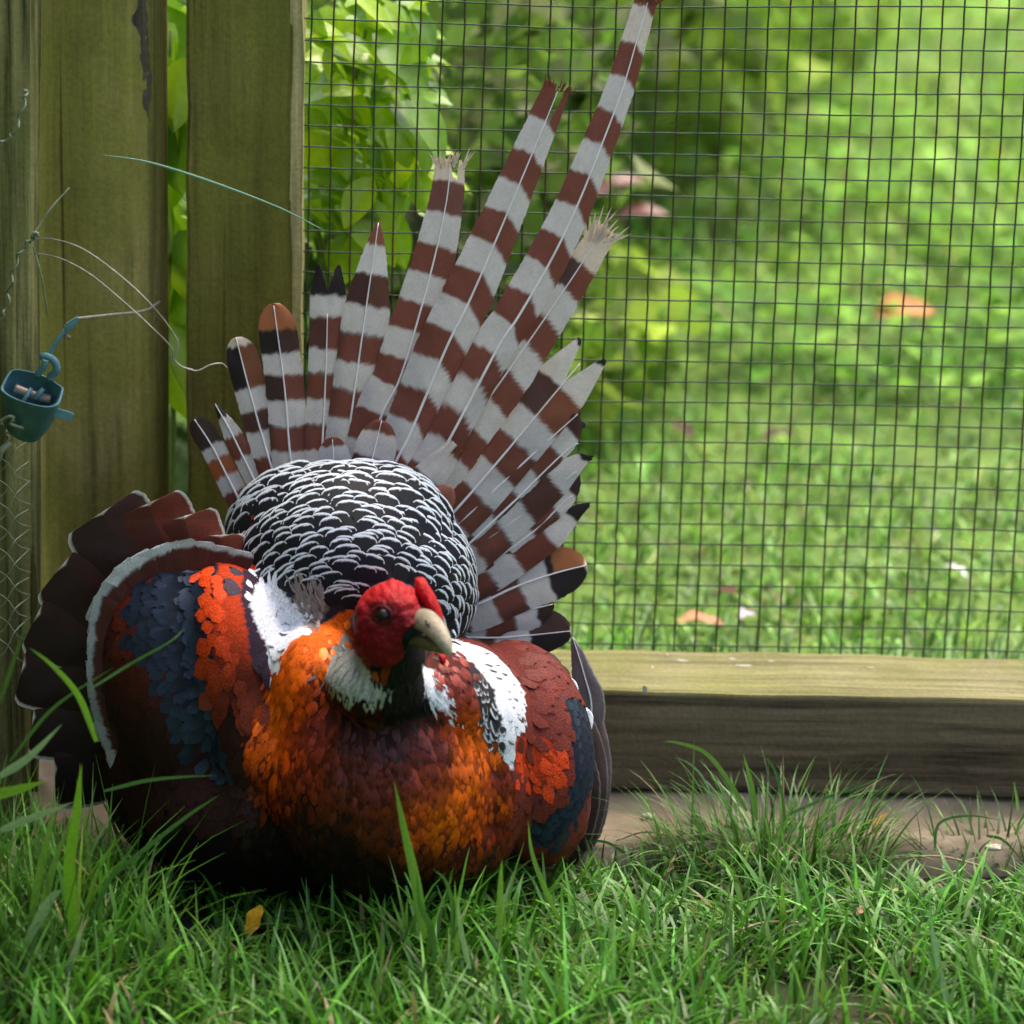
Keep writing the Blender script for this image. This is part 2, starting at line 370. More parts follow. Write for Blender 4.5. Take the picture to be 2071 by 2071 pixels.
def rough_post():                                       # the near corner timber on the side of the run
    Y = -0.175
    xr = P(53, 900, Y).x; root = empty('rough_post', (xr - 0.05, Y + .04, 0)); tag(root, 'rough grooved pale timber at the corner behind torn netting', 'post')
    nz, na = 110, 120; V = []
    for i in range(nz):
        z = -0.1 + 1.3 * i / (nz - 1)
        for j in range(na):
            a = 2 * math.pi * j / na
            c_, s_ = math.cos(a), math.sin(a)
            q = 0.05 / max(abs(c_), abs(s_), .78)
            g = vnoise(a * 14 + 0.25 * vnoise(a * 2, z * 2), z * 0.9, 2)
            q += 0.0060 * g + 0.0026 * vnoise(a * 40, z * 2.5, 7) - 0.003 * max(0, vnoise(a * 22, z * 1.3, 12) - .15) * 3
            V.append((q * c_ + (z - .25) * .018, q * s_, z))
    F = [(i * na + j, i * na + (j + 1) % na, (i + 1) * na + (j + 1) % na, (i + 1) * na + j) for i in range(nz - 1) for j in range(na)]
    link('shaft', mesh_np('shaft', V, F), M_rough, root)
    # two split-off laths beside it
    for k, (pxa, pxb, wd) in enumerate([(50, 70, .0032), (62, 68, .0022)]):
        pts = [P(pxa + (pxb - pxa) * smooth(0, 1, t) + 3 * math.sin(t * 9 + k), -150 + 1750 * t, Y + .02 + .004 * k) for t in np.linspace(0, 1, 40)]
        A = Acc(); A.add(*tube(pts, [wd * (1 + .25 * math.sin(i * .9)) for i in range(40)], 6)); A.build('lath', M_rough, root, root.location)
rough_post()

def board_wall(name, label, a, b, h, n):
    a, b = Vector(a), Vector(b); root = empty(name, a); tag(root, label, 'wall'); d = (b - a) / n; t_ = d.normalized(); q = Vector((-t_.y, t_.x, 0))
    me_ = box(0, d.length * .985, -.011, .011, 0, h, (1, 1, 1), .003)
    for i in range(n):
        o = link('board', me_, M_post2, root); o.location = d * i + q * (.012 * (i % 2)); o.rotation_euler.z = math.atan2(t_.y, t_.x)
board_wall('shade_fence', 'unseen close boarded fence, added left of the bird to shade the run', (-0.535, -0.14, -.02), (-1.02, -4.4, -.02), 0.95, 31)  # out of frame, added to cut the light from the left

# ================================================================== welded wire mesh
def mesh_panel():
    Y = 0.004
    root = empty('wire_mesh_panel', (0.3, Y, 0.11)); tag(root, 'green welded wire mesh panel of small squares above the rail', 'wire mesh')
    def pos(x, z):                                      # slack of the sheet
        dz = -0.006 * max(0, 1 - abs(x - 0.02) / .45) * smooth(.35, .8, z) + .0035 * vnoise(x * 5, z * 5, 1)
        dx = 0.012 * (z - .45) + 0.0012 * vnoise(x * 9, z * 9, 4)
        dy = 0.0015 * vnoise(x * 7, z * 7, 8)
        return (x + dx, Y + dy, z + dz)
    x0 = P(607, 640, Y).x
    nx, nz = 54, 47; hx, hz = 0.0188, 0.0192
    j = lambda k: 0.0008 * vnoise(k * .77, 3.1, k)
    for i in range(nx):
        x = x0 + .006 + i * hx + j(i)
        pts = [pos(x + .0006 * vnoise(z * 60, i), z) for z in np.linspace(0.088, 0.998, 100)]
        A = Acc(); A.add(*tube(pts, 0.00092, 6)); A.build('wire', M_gwire_old if i % 3 else M_gwire, root, root.location)
    for k in range(nz):
        z = 0.118 + k * hz + j(k + 90)
        pts = [(q := pos(x, z + .0006 * vnoise(x * 60, k)), (q[0], q[1] - .0011, q[2]))[1] for x in np.linspace(x0 - .012, x0 + .02 + nx * hx, 110)]
        A = Acc(); A.add(*tube(pts, 0.00076, 6)); A.build('wire', M_gwire, root, root.location)
mesh_panel()

# ================================================================== side netting, tensioner, loose wires
def side_netting():
    Y = -0.236
    root = empty('hexagonal_netting', (P(20, 900, Y).x, Y, 0)); tag(root, 'torn pale green hexagonal wire netting on the rough corner timber', 'netting')
    def strand(pts, r=.0011):
        A = Acc(); A.add(*tube(curve(pts, 40), r, 6)); A.build('strand', M_net, root, root.location)
    def tw(pxs, r=.0011, amp=3.2):                      # twisted wire: a wavy strand
        c = curve([(x, y, 0) for x, y in pxs], 46)
        strand([P(q[0] + amp * math.sin(i * .85), q[1] + amp * .6 * math.cos(i * .85), Y + .002 * math.sin(i)) for i, q in enumerate(c)], r)
    tw([(-40, 330), (2, 290), (30, 265), (50, 200), (52, 180)], .0012, 4)
    tw([(-30, 660), (8, 635), (20, 580), (36, 520), (64, 480)], .0012, 4)
    tw([(-30, 930), (0, 915), (15, 890), (4, 850)], .0012, 3)
    tw([(64, 480), (70, 470), (76, 475), (60, 490)], .0013, 1)
    strand([P(66, 478, Y), P(100, 425, Y + .01), P(140, 380, Y + .02)], .0009)
    strand([P(68, 500, Y), P(84, 560, Y), P(96, 635, Y + .01)], .0008)
    for k in range(9):                                  # finer mesh lower down
        y = 930 + 46 * k
        strand([P(-30, y + 30, Y), P(5, y + 20 + 6 * math.sin(k), Y), P(30, y - 20, Y), P(58, y - 38 - 5 * (k % 3), Y + .02)], .0006)
        strand([P(-30, y - 20, Y + .003), P(12, y + 4, Y + .003), P(36, y + 34, Y + .003), P(62, y + 44, Y + .02)], .0005)
side_netting()

def tensioner():
    Y = -0.245; k = mpp(Y)
    c = P(62, 812, Y); root = empty('wire_tensioner', c); tag(root, 'teal metal wire tensioner with open box hanging beside the round post', 'wire tensioner')
    L = lambda px, py, dy=0.0: P(px, py, Y + dy) - c
    # housing: an open rounded box, its mouth facing up towards the viewer
    top = [(2, 782), (16, 757), (32, 747), (74, 755), (100, 766), (124, 782), (127, 790), (118, 818), (96, 825), (60, 818), (26, 806), (4, 792)]
    low = [(4, 838), (16, 815), (32, 806), (70, 806), (95, 812), (112, 830), (113, 842), (98, 868), (72, 893), (48, 893), (24, 880), (6, 856)]
    tp = curve([(x, y, 0) for x, y in top + [top[0]]], 60)[:-1]; lp = curve([(x, y, 0) for x, y in low + [low[0]]], 60)[:-1]
    cx, cy = 64, 786; A = Acc(); rows = []
    def ring(pts, s, dy0, dy1, ox=64, oy=786):
        return [tuple(L(ox + (q[0] - ox) * s, oy + (q[1] - oy) * s, dy0 + dy1 * (q[1] - oy) / 40)) for q in pts]
    rows.append(ring(lp, 0.05, 0.0, 0.0, 62, 860)); rows.append(ring(lp, 0.9, 0.002, -.012, 62, 850)); rows.append(ring(lp, 1.0, 0.0, -.014, 62, 850))
    rows.append(ring(tp, 1.0, -.004, -.016)); rows.append(ring(tp, 1.02, -.007, -.016)); rows.append(ring(tp, 0.95, -.008, -.016)); rows.append(ring(tp, 0.91, -.003, -.015))
    rows.append([tuple(L(64 + (q[0] - 64) * .84, 800 + (q[1] - 800) * .80, .010 - .012 * (q[1] - 800) / 40)) for q in tp]); rows.append([tuple(L(64, 812, .012))] * len(tp))
    n = len(tp); V = np.array(rows).reshape(-1, 3)
    F = [(i * n + j, i * n + (j + 1) % n, (i + 1) * n + (j + 1) % n, (i + 1) * n + j) for i in range(len(rows) - 1) for j in range(n)]
    A.add(V, F); A.build('housing', M_teal, root)
    def rod(name, pts, r, m, s=10, taper=None):
        A = Acc(); pp = curve([L(*p) for p in pts], 16) if len(pts) > 2 else np.array([tuple(L(*p)) for p in pts])
        A.add(*tube(pp, r, s)); return A.build(name, m, root)
    # spool pins inside
    rod('spool_pin', [(44, 816, -.012), (64, 785, -.006)], .0018, M_teal); rod('spool_pin', [(70, 806, -.006), (88, 786, -.004)], .0022, M_teal)
    rod('spool', [(30, 785, .004), (62, 797, .002), (104, 808, 0)], .0042, M_rusty)
    # curled hook above the box, tie rod and clamp
    rod('hook', [(76, 757, -.002), (88, 742, -.006), (92, 728, -.006)], .0030, M_teal)
    rod('hook', [(83, 721, 0), (98, 722, -.002), (112, 733, -.003), (114, 750, -.003), (104, 760, 0), (101, 768, 0)], .0034, M_teal)
    rod('tie_rod', [(95, 723, 0), (113, 694, .002), (132, 667, .004)], .0020, M_teal)
    bm = bmesh.new(); bmesh.ops.create_cube(bm, size=1)
    for v in bm.verts:
        v.co = Vector((v.co.x * .0135 + v.co.z * .002, v.co.y * .009, v.co.z * .0085 + v.co.x * .006 - .002 * (v.co.x > 0) * v.co.z))
    bmesh.ops.bevel(bm, geom=bm.edges[:], offset=.0016, segments=2, affect='EDGES')
    me = bpy.data.meshes.new('clamp'); bm.to_mesh(me); bm.free(); o = link('clamp', me, M_teal, root); o.location = L(145, 656, .004); o.rotation_euler = (0, -.25, 0)
    rod('screw', [(134, 678, .001), (142, 684, .001)], .0016, M_rusty)
    # winding lug on the right and the wire loop below
    bm = bmesh.new(); bmesh.ops.create_cube(bm, size=1)
    for v in bm.verts: v.co = Vector((v.co.x * .0185, v.co.y * .004, v.co.z * .0078))
    bmesh.ops.bevel(bm, geom=bm.edges[:], offset=.0007, segments=2, affect='EDGES')
    me = bpy.data.meshes.new('lug'); bm.to_mesh(me); bm.free(); o = link('lug', me, M_teal, root); o.location = L(126, 838, -.006); o.rotation_euler = (0, .36, .2)
    rod('loop', [(-20, 862, -.012), (4, 850, -.016), (18, 842, -.017), (30, 846, -.016), (20, 856, -.017), (34, 862, -.018), (48, 866, -.014)], .0016, M_net)
    rod('loop', [(-6, 935, -.006), (2, 912, -.008), (20, 895, -.006)], .0030, M_net)
tensioner()

def loose(name, label, cat, px, r, mat, n=60, col=None):
    pts = [P(*q) for q in px]; root_p = pts[0]
    A = Acc(); c = curve(pts, n)
    A.add(*tube(c, r if np.isscalar(r) else np.interp(np.linspace(0, 1, n), np.linspace(0, 1, len(r)), r), 6), C=col if col is not None else (1, 1, 1))
    o = A.build(name, mat, None, root_p); o.location = root_p; tag(o, label, cat); return o
loose('tie_wire', 'short dull straight wire from the teal clamp to the round post', 'wire', [(155, 644, -.241), (220, 637, -.18), (290, 629, -.10), (322, 611, -.03)], .0013, M_wire, 24)
loose('loose_wire', 'thin springy wire arching high over the round post, curled at its end', 'wire',
      [(68, 484, -.238), (110, 484, -.25), (170, 505, -.26), (240, 555, -.27), (300, 610, -.29), (345, 665, -.28), (360, 695, -.28), (354, 720, -.28), (362, 737, -.28), (396, 750, -.275), (425, 738, -.27), (448, 735, -.265), (459, 744, -.262)], .00062, M_wire, 90)
loose('loose_wire', 'thin springy wire arching lower over the round post', 'wire',
      [(72, 512, -.238), (120, 522, -.25), (180, 553, -.262), (250, 610, -.28), (310, 665, -.30), (346, 702, -.29), (350, 725, -.285), (368, 742, -.28), (390, 747, -.275)], .00058, M_wire, 80)

# ================================================================== grass
def blades(root, L, W, head, lean, droop, col, twist=None, nl=6):
    """root (n,3); returns verts, quads, colours of n ribbon blades"""
    n = len(root); t = np.linspace(0, 1, nl)
    hx, hy = np.cos(head), np.sin(head)
    a = lean[:, None] + droop[:, None] * t[None] ** 1.4                # angle from vertical along the blade
    ds = (L / (nl - 1))[:, None]
    out = np.concatenate([np.zeros((n, 1)), np.cumsum(np.sin(a[:, :-1]) * ds, 1)], 1)
    upz = np.concatenate([np.zeros((n, 1)), np.cumsum(np.cos(a[:, :-1]) * ds, 1)], 1)
    C = np.stack([root[:, 0:1] + out * hx[:, None], root[:, 1:2] + out * hy[:, None], root[:, 2:3] + upz], 2)
    tw = (twist if twist is not None else np.zeros(n))
    sx, sy = -np.sin(head + tw), np.cos(head + tw)
    wd = W[:, None] * (0.55 + 0.45 * np.minimum(1, t * 4))[None] * (1 - t[None] ** 2.2 * .96) * .5
    S = np.stack([sx[:, None] * wd, sy[:, None] * wd, 0 * wd], 2)
    V = np.stack([C - S, C + S], 2).reshape(-1, 3)
    b = (np.arange(n) * nl * 2)[:, None]; i = np.arange(nl - 1)[None] * 2
    F = np.stack([b + i, b + i + 1, b + i + 3, b + i + 2], 2).reshape(-1, 4)
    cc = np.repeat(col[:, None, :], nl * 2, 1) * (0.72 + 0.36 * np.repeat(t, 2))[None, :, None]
    return V, F, cc.reshape(-1, 3)
def grass_cols(n, base, var=0.35, pale=0.08, dry=0.03):
    base = np.asarray(base); c = base[None] * np.exp(rng.normal(0, var, (n, 1))) * (1 + rng.normal(0, .10, (n, 3)))
    m = rng.random(n) < pale; c[m] = c[m] * np.array((1.45, 1.35, 2.2))
    m = rng.random(n) < dry; c[m] = np.array((0.36, 0.27, 0.13)) * rng.uniform(.6, 1.2, (m.sum(), 1))
    return np.clip(c, .004, .75)
def field(n, x0, x1, y0, y1, mask, Lr, Wr, base, z=0.0, lean=(.1, .9), droop=(.2, 1.6), clump=7.0, **kw):
    xy = np.stack([rng.uniform(x0, x1, n), rng.uniform(y0, y1, n)], 1)
    keep = np.array([mask(x, y) for x, y in xy]); xy = xy[keep]; n = len(xy)
    d = np.array([vnoise(x * clump, y * clump, 4) for x, y in xy])
    L = rng.uniform(*Lr, n) * (1 + .55 * d)
    if y1 < 0: L = L * np.interp(xy[:, 1], [-.36, -.25], [1.0, .42])
    h = rng.uniform(0, 2 * math.pi, n)
    root = np.column_stack([xy, np.full(n, z - .004)])
    return blades(root, L, rng.uniform(*Wr, n), h, rng.uniform(*lean, n), rng.uniform(*droop, n), grass_cols(n, base, **kw) * (1 + .35 * d)[:, None], rng.uniform(-.6, .6, n))
EDGE = lambda x: -0.222 - 0.036 + .018 * vnoise(x * 6, 1.7) 
FCOL = (0.082, 0.235, 0.020)
inner_mask = lambda x, y: y < EDGE(x) and not (vnoise(x * 5, y * 5, 9) > .42)
A = Acc()
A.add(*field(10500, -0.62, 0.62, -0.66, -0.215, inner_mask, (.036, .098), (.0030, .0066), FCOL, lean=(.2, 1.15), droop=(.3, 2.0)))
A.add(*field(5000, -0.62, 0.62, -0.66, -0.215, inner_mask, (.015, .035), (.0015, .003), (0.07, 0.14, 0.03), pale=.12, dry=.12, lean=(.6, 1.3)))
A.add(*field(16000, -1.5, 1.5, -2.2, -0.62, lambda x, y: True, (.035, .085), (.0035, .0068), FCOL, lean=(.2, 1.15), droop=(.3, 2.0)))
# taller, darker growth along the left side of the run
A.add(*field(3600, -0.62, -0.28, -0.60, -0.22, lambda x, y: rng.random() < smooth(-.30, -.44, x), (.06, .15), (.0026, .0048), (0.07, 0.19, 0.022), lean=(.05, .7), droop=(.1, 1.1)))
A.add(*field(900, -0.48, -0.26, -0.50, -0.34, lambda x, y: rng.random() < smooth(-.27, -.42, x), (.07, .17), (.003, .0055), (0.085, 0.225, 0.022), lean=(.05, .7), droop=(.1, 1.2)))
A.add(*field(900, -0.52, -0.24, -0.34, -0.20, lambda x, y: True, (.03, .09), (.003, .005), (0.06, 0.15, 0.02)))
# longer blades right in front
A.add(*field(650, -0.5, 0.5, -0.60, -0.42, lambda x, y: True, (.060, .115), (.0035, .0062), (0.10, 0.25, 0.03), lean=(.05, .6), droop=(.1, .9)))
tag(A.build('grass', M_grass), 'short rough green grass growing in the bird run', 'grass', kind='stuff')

A = Acc()
LCOL = (0.150, 0.325, 0.038)
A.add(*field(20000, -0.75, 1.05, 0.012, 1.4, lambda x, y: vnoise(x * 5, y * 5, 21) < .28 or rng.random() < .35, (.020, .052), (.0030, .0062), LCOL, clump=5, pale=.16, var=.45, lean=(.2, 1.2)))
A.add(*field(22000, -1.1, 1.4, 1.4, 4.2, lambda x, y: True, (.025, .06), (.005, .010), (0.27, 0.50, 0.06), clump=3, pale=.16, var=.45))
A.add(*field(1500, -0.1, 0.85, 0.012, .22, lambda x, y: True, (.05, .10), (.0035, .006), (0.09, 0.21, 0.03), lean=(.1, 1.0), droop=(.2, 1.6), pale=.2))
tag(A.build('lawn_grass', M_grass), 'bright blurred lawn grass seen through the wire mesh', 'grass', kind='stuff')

def tuft(px, py, n, Lr, spread, base, label, lean=(.05, 1.0), droop=(.3, 1.6), W=(.0016, .0032)):
    c = G(px, py, .012); A = Acc(); a = rng.uniform(0, 2 * math.pi, n); r = spread * rng.random(n) ** .7
    root = np.column_stack([c.x + r * np.cos(a) * 1.3, c.y + r * np.sin(a) * .6, np.full(n, c.z - .012)])
    h = a + rng.normal(0, .6, n)
    A.add(*blades(root, rng.uniform(*Lr, n), rng.uniform(*W, n), h, rng.uniform(*lean, n), rng.uniform(*droop, n), grass_cols(n, base, dry=.02), rng.uniform(-.6, .6, n), 8))
    tag(A.build('grass_tuft', M_grass), label, 'grass tuft', kind='stuff')
tuft(1560, 1730, 560, (.035, .110), .075, (0.085, 0.205, 0.030), 'large dark tuft of grass spilling onto the concrete strip')
tuft(1420, 1750, 60, (.02, .045), .05, (0.085, 0.205, 0.030), 'low grass fringe at the concrete edge beside the large tuft')
tuft(1990, 1715, 70, (.04, .085), .045, (0.065, 0.15, 0.025), 'small arching grass tuft on the concrete near a pale chip')
tuft(1250, 1760, 60, (.02, .05), .05, (0.065, 0.16, 0.025), 'grass fringe beside the wing at the edge of the concrete')

# single long blades in front of and beside the bird
HERO = Acc()
def hero(px, W, col, n=18):                             # px: (x, y, Y) path from root to tip
    c = curve([P(*q) for q in px], n); T = np.gradient(c, axis=0); T /= np.linalg.norm(T, axis=1)[:, None]
    S = np.cross(T, np.array(tuple(fwd)) + np.array((.25, 0, .15))); S /= np.linalg.norm(S, axis=1)[:, None]
    t = np.linspace(0, 1, n); wd = W * .5 * (.6 + .4 * np.minimum(1, t * 5)) * (1 - t ** 2.4 * .97)
    mid = c + np.cross(S, T) * (wd * .35)[:, None]
    V = np.stack([c - S * wd[:, None], mid, c + S * wd[:, None]], 1).reshape(-1, 3)
    F = []
    for i in range(n - 1):
        for j in range(2): F.append((i * 3 + j, i * 3 + j + 1, i * 3 + j + 4, i * 3 + j + 3))
    HERO.add(V, F, np.asarray(col))
gl, gd, gp = (0.13, 0.29, 0.035), (0.06, 0.17, 0.03), (0.22, 0.38, 0.16)
hero([(858, 1900, -.50), (842, 1790, -.50), (818, 1680, -.50), (797, 1580, -.50)], .0095, gl)
hero([(880, 1960, -.51), (872, 1880, -.51), (850, 1830, -.51), (842, 1760, -.51)], .0065, gd)
hero([(915, 1900, -.51), (915, 1830, -.51), (900, 1780, -.51), (876, 1758, -.51)], .0042, gd)
hero([(925, 1930, -.51), (922, 1850, -.51), (920, 1780, -.51)], .005, gl)
hero([(1010, 1900, -.51), (1012, 1800, -.51), (1015, 1738, -.51)], .006, gl)
hero([(1005, 1900, -.50), (1018, 1830, -.50), (1040, 1760, -.49)], .004, gp)
hero([(1130, 1860, -.47), (1095, 1780, -.47), (1075, 1720, -.46), (1068, 1660, -.46)], .0048, gl)
hero([(950, 1960, -.52), (932, 1880, -.52), (925, 1815, -.52)], .005, gp)
hero([(60, 1310, -.52), (110, 1350, -.52), (160, 1410, -.52), (195, 1500, -.52)][::-1], .0058, (.16, .36, .03))
hero([(0, 1570, -.53), (60, 1530, -.53), (125, 1465, -.53)], .0070, gp)
hero([(150, 1900, -.53), (140, 1760, -.53), (155, 1640, -.53), (165, 1545, -.53)], .011, (.15, .36, .02))
hero([(85, 1880, -.52), (100, 1780, -.52), (145, 1650, -.51)], .008, gl)
hero([(60, 1900, -.52), (75, 1790, -.52), (98, 1690, -.52), (112, 1620, -.52)], .007, gl)
hero([(205, 1790, -.50), (290, 1720, -.50), (380, 1650, -.50), (443, 1608, -.50)], .0042, gd)
hero([(170, 1900, -.51), (215, 1790, -.51), (250, 1740, -.51), (290, 1682, -.51)], .0048, gd)
hero([(168, 1860, -.51), (195, 1770, -.51), (236, 1692, -.51)], .0042, gl)
hero([(210, 1600, -.49), (290, 1580, -.49), (360, 1572, -.49), (438, 1568, -.49)], .0032, gd)
hero([(0, 1680, -.53), (70, 1652, -.53), (150, 1622, -.53)], .0062, gp)
hero([(-20, 1610, -.54), (30, 1598, -.54), (92, 1580, -.54)], .009, (.17, .38, .02))
hero([(180, 1395, -.51), (260, 1345, -.50), (340, 1300, -.50), (375, 1270, -.49)], .0024, gd)
hero([(20, 1540, -.51), (90, 1450, -.51), (150, 1400, -.51), (230, 1350, -.51)], .0030, gd)
hero([(0, 1420, -.53), (30, 1330, -.53), (60, 1240, -.52)], .004, (.05, .13, .02))
hero([(30, 1990, -.55), (70, 1880, -.55), (105, 1815, -.55), (125, 1800, -.55)], .010, gp)
hero([(110, 2020, -.55), (150, 1930, -.55), (170, 1850, -.55)], .007, (.3, .42, .2))
hero([(205, 2071, -.56), (190, 1990, -.56), (165, 1930, -.56)], .011, (.16, .36, .02))
hero([(1290, 1745, -.24), (1230, 1705, -.24), (1180, 1700, -.235)], .003, gd)
hero([(1510, 1640, -.20), (1480, 1590, -.19), (1430, 1525, -.18), (1370, 1502, -.17), (1340, 1500, -.17)], .0045, gl)
hero([(1440, 1610, -.20), (1420, 1570, -.19), (1395, 1545, -.18), (1366, 1531, -.17)], .0022, gp)
hero([(1530, 1660, -.20), (1520, 1590, -.19), (1503, 1523, -.19)], .0055, gl)
hero([(1590, 1680, -.20), (1580, 1600, -.2), (1560, 1545, -.19), (1530, 1523, -.18)], .0028, gd)
hero([(1590, 1650, -.20), (1680, 1610, -.19), (1740, 1590, -.19), (1792, 1567, -.18)], .003, gd)
hero([(1490, 1800, -.28), (1500, 1755, -.27), (1540, 1748, -.28), (1600, 1790, -.31), (1690, 1870, -.36)][::-1], .0042, gp)
hero([(1560, 1770, -.3), (1590, 1830, -.34), (1640, 1870, -.37), (1700, 1925, -.42)][::-1], .0045, (.30, .36, .12))
hero([(1995, 1690, -.23), (2030, 1700, -.24), (2071, 1745, -.25)], .003, gd)
hero([(1890, 1720, -.23), (1900, 1665, -.22), (1960, 1650, -.22), (2030, 1660, -.23)], .0028, gd)
hero([(2060, 1640, -.22), (2056, 1610, -.21), (2050, 1580, -.2)], .003, gl)
hero([(1100, 1900, -.4), (1110, 2000, -.5), (1130, 2080, -.55)][::-1], .0075, gp)
hero([(1930, 2071, -.55), (1900, 1960, -.52), (1880, 1840, -.5)], .006, gp)
hero([(1990, 2060, -.55), (1970, 1940, -.53), (1940, 1850, -.5)], .006, gl)
hero([(2040, 2060, -.55), (2000, 1960, -.53), (1960, 1900, -.5)], .0055, gd)
tag(HERO.build('tall_grass', M_grass), 'long single grass blades standing tall around the bird', 'grass', kind='stuff')
loose('grass_stalk', 'long thin bluish grass stalk lying across both posts', 'grass stalk', [(648, 462, -.16), (560, 418, -.17), (420, 365, -.19), (300, 328, -.20), (206, 313, -.21)], [.0005, .0008, .0012, .0010, .0002], M_grass, 50, (.22, .42, .30))

# ================================================================== the pheasant
bird = empty('pheasant', G(690, 1850))
tag(bird, 'displaying cock pheasant with red face, copper breast and raised barred tail', 'pheasant')
BO = np.array(tuple(bird.location))

def ellipsoid(bm, px, py, Y, rx, ry, rd, ang=0.0):
    k = mpp(Y); c = P(px, py, Y); a = math.radians(ang)
    X = RT * math.cos(a) + UP * math.sin(a); Z = UP * math.cos(a) - RT * math.sin(a)
    r = bmesh.ops.create_uvsphere(bm, u_segments=40, v_segments=24, radius=1)
    for v in r['verts']:
        q = v.co.copy(); v.co = c + X * (q.x * rx * k) + Z * (q.z * ry * k) + fwd * (q.y * rd)
bm = bmesh.new()
for e in [(765, 1565, -.345, 262, 262, .105), (600, 1640, -.300, 360, 185, .105), (820, 1680, -.33, 230, 150, .10),
          (372, 1375, -.285, 168, 262, .070, 8), (480, 1330, -.300, 120, 205, .065, 12), (340, 1560, -.27, 135, 190, .06),
          (1050, 1520, -.270, 158, 235, .075, 6), (960, 1450, -.30, 120, 170, .08, 20), (1090, 1620, -.27, 110, 140, .07),
          (696, 1172, -.205, 240, 238, .116), (625, 1120, -.195, 168, 178, .085, 16), (806, 1200, -.205, 158, 185, .10, -12), (760, 1125, -.20, 170, 185, .09, -10), (640, 1390, -.335, 110, 135, .065), (880, 1420, -.34, 130, 130, .07, -20),
          (545, 1490, -.312, 140, 225, .080), (968, 1560, -.300, 125, 205, .088), (765, 1385, -.395, 110, 85, .055), (790, 1320, -.420, 74, 90, .036),
          (783, 1262, -.432, 70, 88, .042), (800, 1235, -.436, 58, 62, .038), (826, 1262, -.448, 36, 46, .028)]:
    ellipsoid(bm, *e)
me = bpy.data.meshes.new('body_raw'); bm.to_mesh(me); bm.free()
ob = bpy.data.objects.new('body_raw', me); COL.objects.link(ob)
md = ob.modifiers.new('r', 'REMESH'); md.mode = 'VOXEL'; md.voxel_size = 0.0036
md = ob.modifiers.new('s', 'SMOOTH'); md.factor = 0.5; md.iterations = 12
dg = bpy.context.evaluated_depsgraph_get()
body_me = bpy.data.meshes.new_from_object(ob.evaluated_get(dg))
bpy.data.objects.remove(ob); bpy.data.meshes.remove(me)
bV = np.zeros(len(body_me.vertices) * 3, dtype=np.float32); body_me.vertices.foreach_get('co', bV); bV = bV.reshape(-1, 3)
BVH = BVHTree.FromPolygons([Vector(v) for v in bV], [tuple(p.vertices) for p in body_me.polygons])

# ---- colours of the plumage, by place on the body (photo pixels name the place)
def Z5(*p): return [(x / 2.76, 950 + y / 2.76) for x, y in p]
def Z6(*p): return [(450 + x / 2.415, 1100 + y / 2.415) for x, y in p]
SLATE_L = Z5((950, 480), (1120, 460), (1215, 530), (1215, 700), (1185, 780), (1190, 950), (1215, 1150), (1260, 1380), (1320, 1650), (1200, 1650), (1080, 1480), (990, 1260), (930, 1100), (850, 1010), (760, 960), (770, 720), (850, 620))
ORANGE_L = Z5((1220, 480), (1330, 480), (1470, 560), (1400, 680), (1390, 820), (1420, 1000), (1480, 1120), (1500, 1320), (1240, 1320), (1180, 950), (1190, 720))
WHITE_L = Z5((1430, 630), (1540, 640), (1650, 760), (1720, 850), (1730, 900), (1620, 960), (1580, 1030), (1545, 1150), (1490, 1110), (1490, 980), (1425, 860), (1395, 760))
EDGE_L = Z5((1360, 560), (1440, 570), (1450, 660), (1400, 780), (1430, 880), (1500, 1000), (1495, 1120), (1400, 1040), (1370, 850), (1340, 700))
FLUFF = [(590, 1185), (640, 1190), (665, 1225), (640, 1280), (610, 1260)]
COLLAR_L = [(545, 1330), (570, 1300), (600, 1282), (650, 1262), (712, 1225), (716, 1275), (680, 1300), (640, 1330), (600, 1390), (575, 1470), (560, 1580), (540, 1500), (535, 1400)]
NECKW = [(713, 1245), (713, 1307), (744, 1359), (790, 1402), (752, 1420), (696, 1408), (659, 1380), (650, 1358), (677, 1310), (700, 1275)]
NECKW_R = [(852, 1345), (880, 1360), (903, 1380), (908, 1419), (922, 1450), (882, 1434), (862, 1400)]
THROAT = [(745, 1350), (800, 1340), (815, 1290), (870, 1310), (862, 1345), (862, 1400), (885, 1440), (830, 1460), (770, 1440), (786, 1400)]
WHITE_R = [(911, 1290), (972, 1308), (994, 1318), (1018, 1340), (1041, 1365), (1061, 1401), (1063, 1441), (1043, 1470), (1043, 1506), (1036, 1560), (1026, 1550), (1009, 1504), (1016, 1452), (1001, 1425), (1001, 1397), (960, 1343), (915, 1318)]
SCALY_R = [(945, 1350), (962, 1345), (1003, 1397), (1003, 1425), (1018, 1452), (1008, 1500), (985, 1500), (970, 1430)]
SLATE_R = Z6((1590, 680), (1700, 710), (1810, 840), (1850, 1000), (1830, 1140), (1750, 1310), (1650, 1430), (1560, 1500), (1490, 1420), (1510, 1280), (1640, 1200), (1690, 1000), (1650, 830))
ORANGE_R = Z6((1420, 940), (1620, 940), (1640, 1110), (1560, 1160), (1430, 1120))
WING_L_LIM = lambda x, y: x < 540 + max(0, (1500 - y)) * .02 if y < 1500 else x < 500
WING_R = [(911, 1285), (1000, 1270), (1240, 1270), (1240, 1850), (1060, 1800), (1040, 1650), (1036, 1560), (1018, 1500), (960, 1343)]
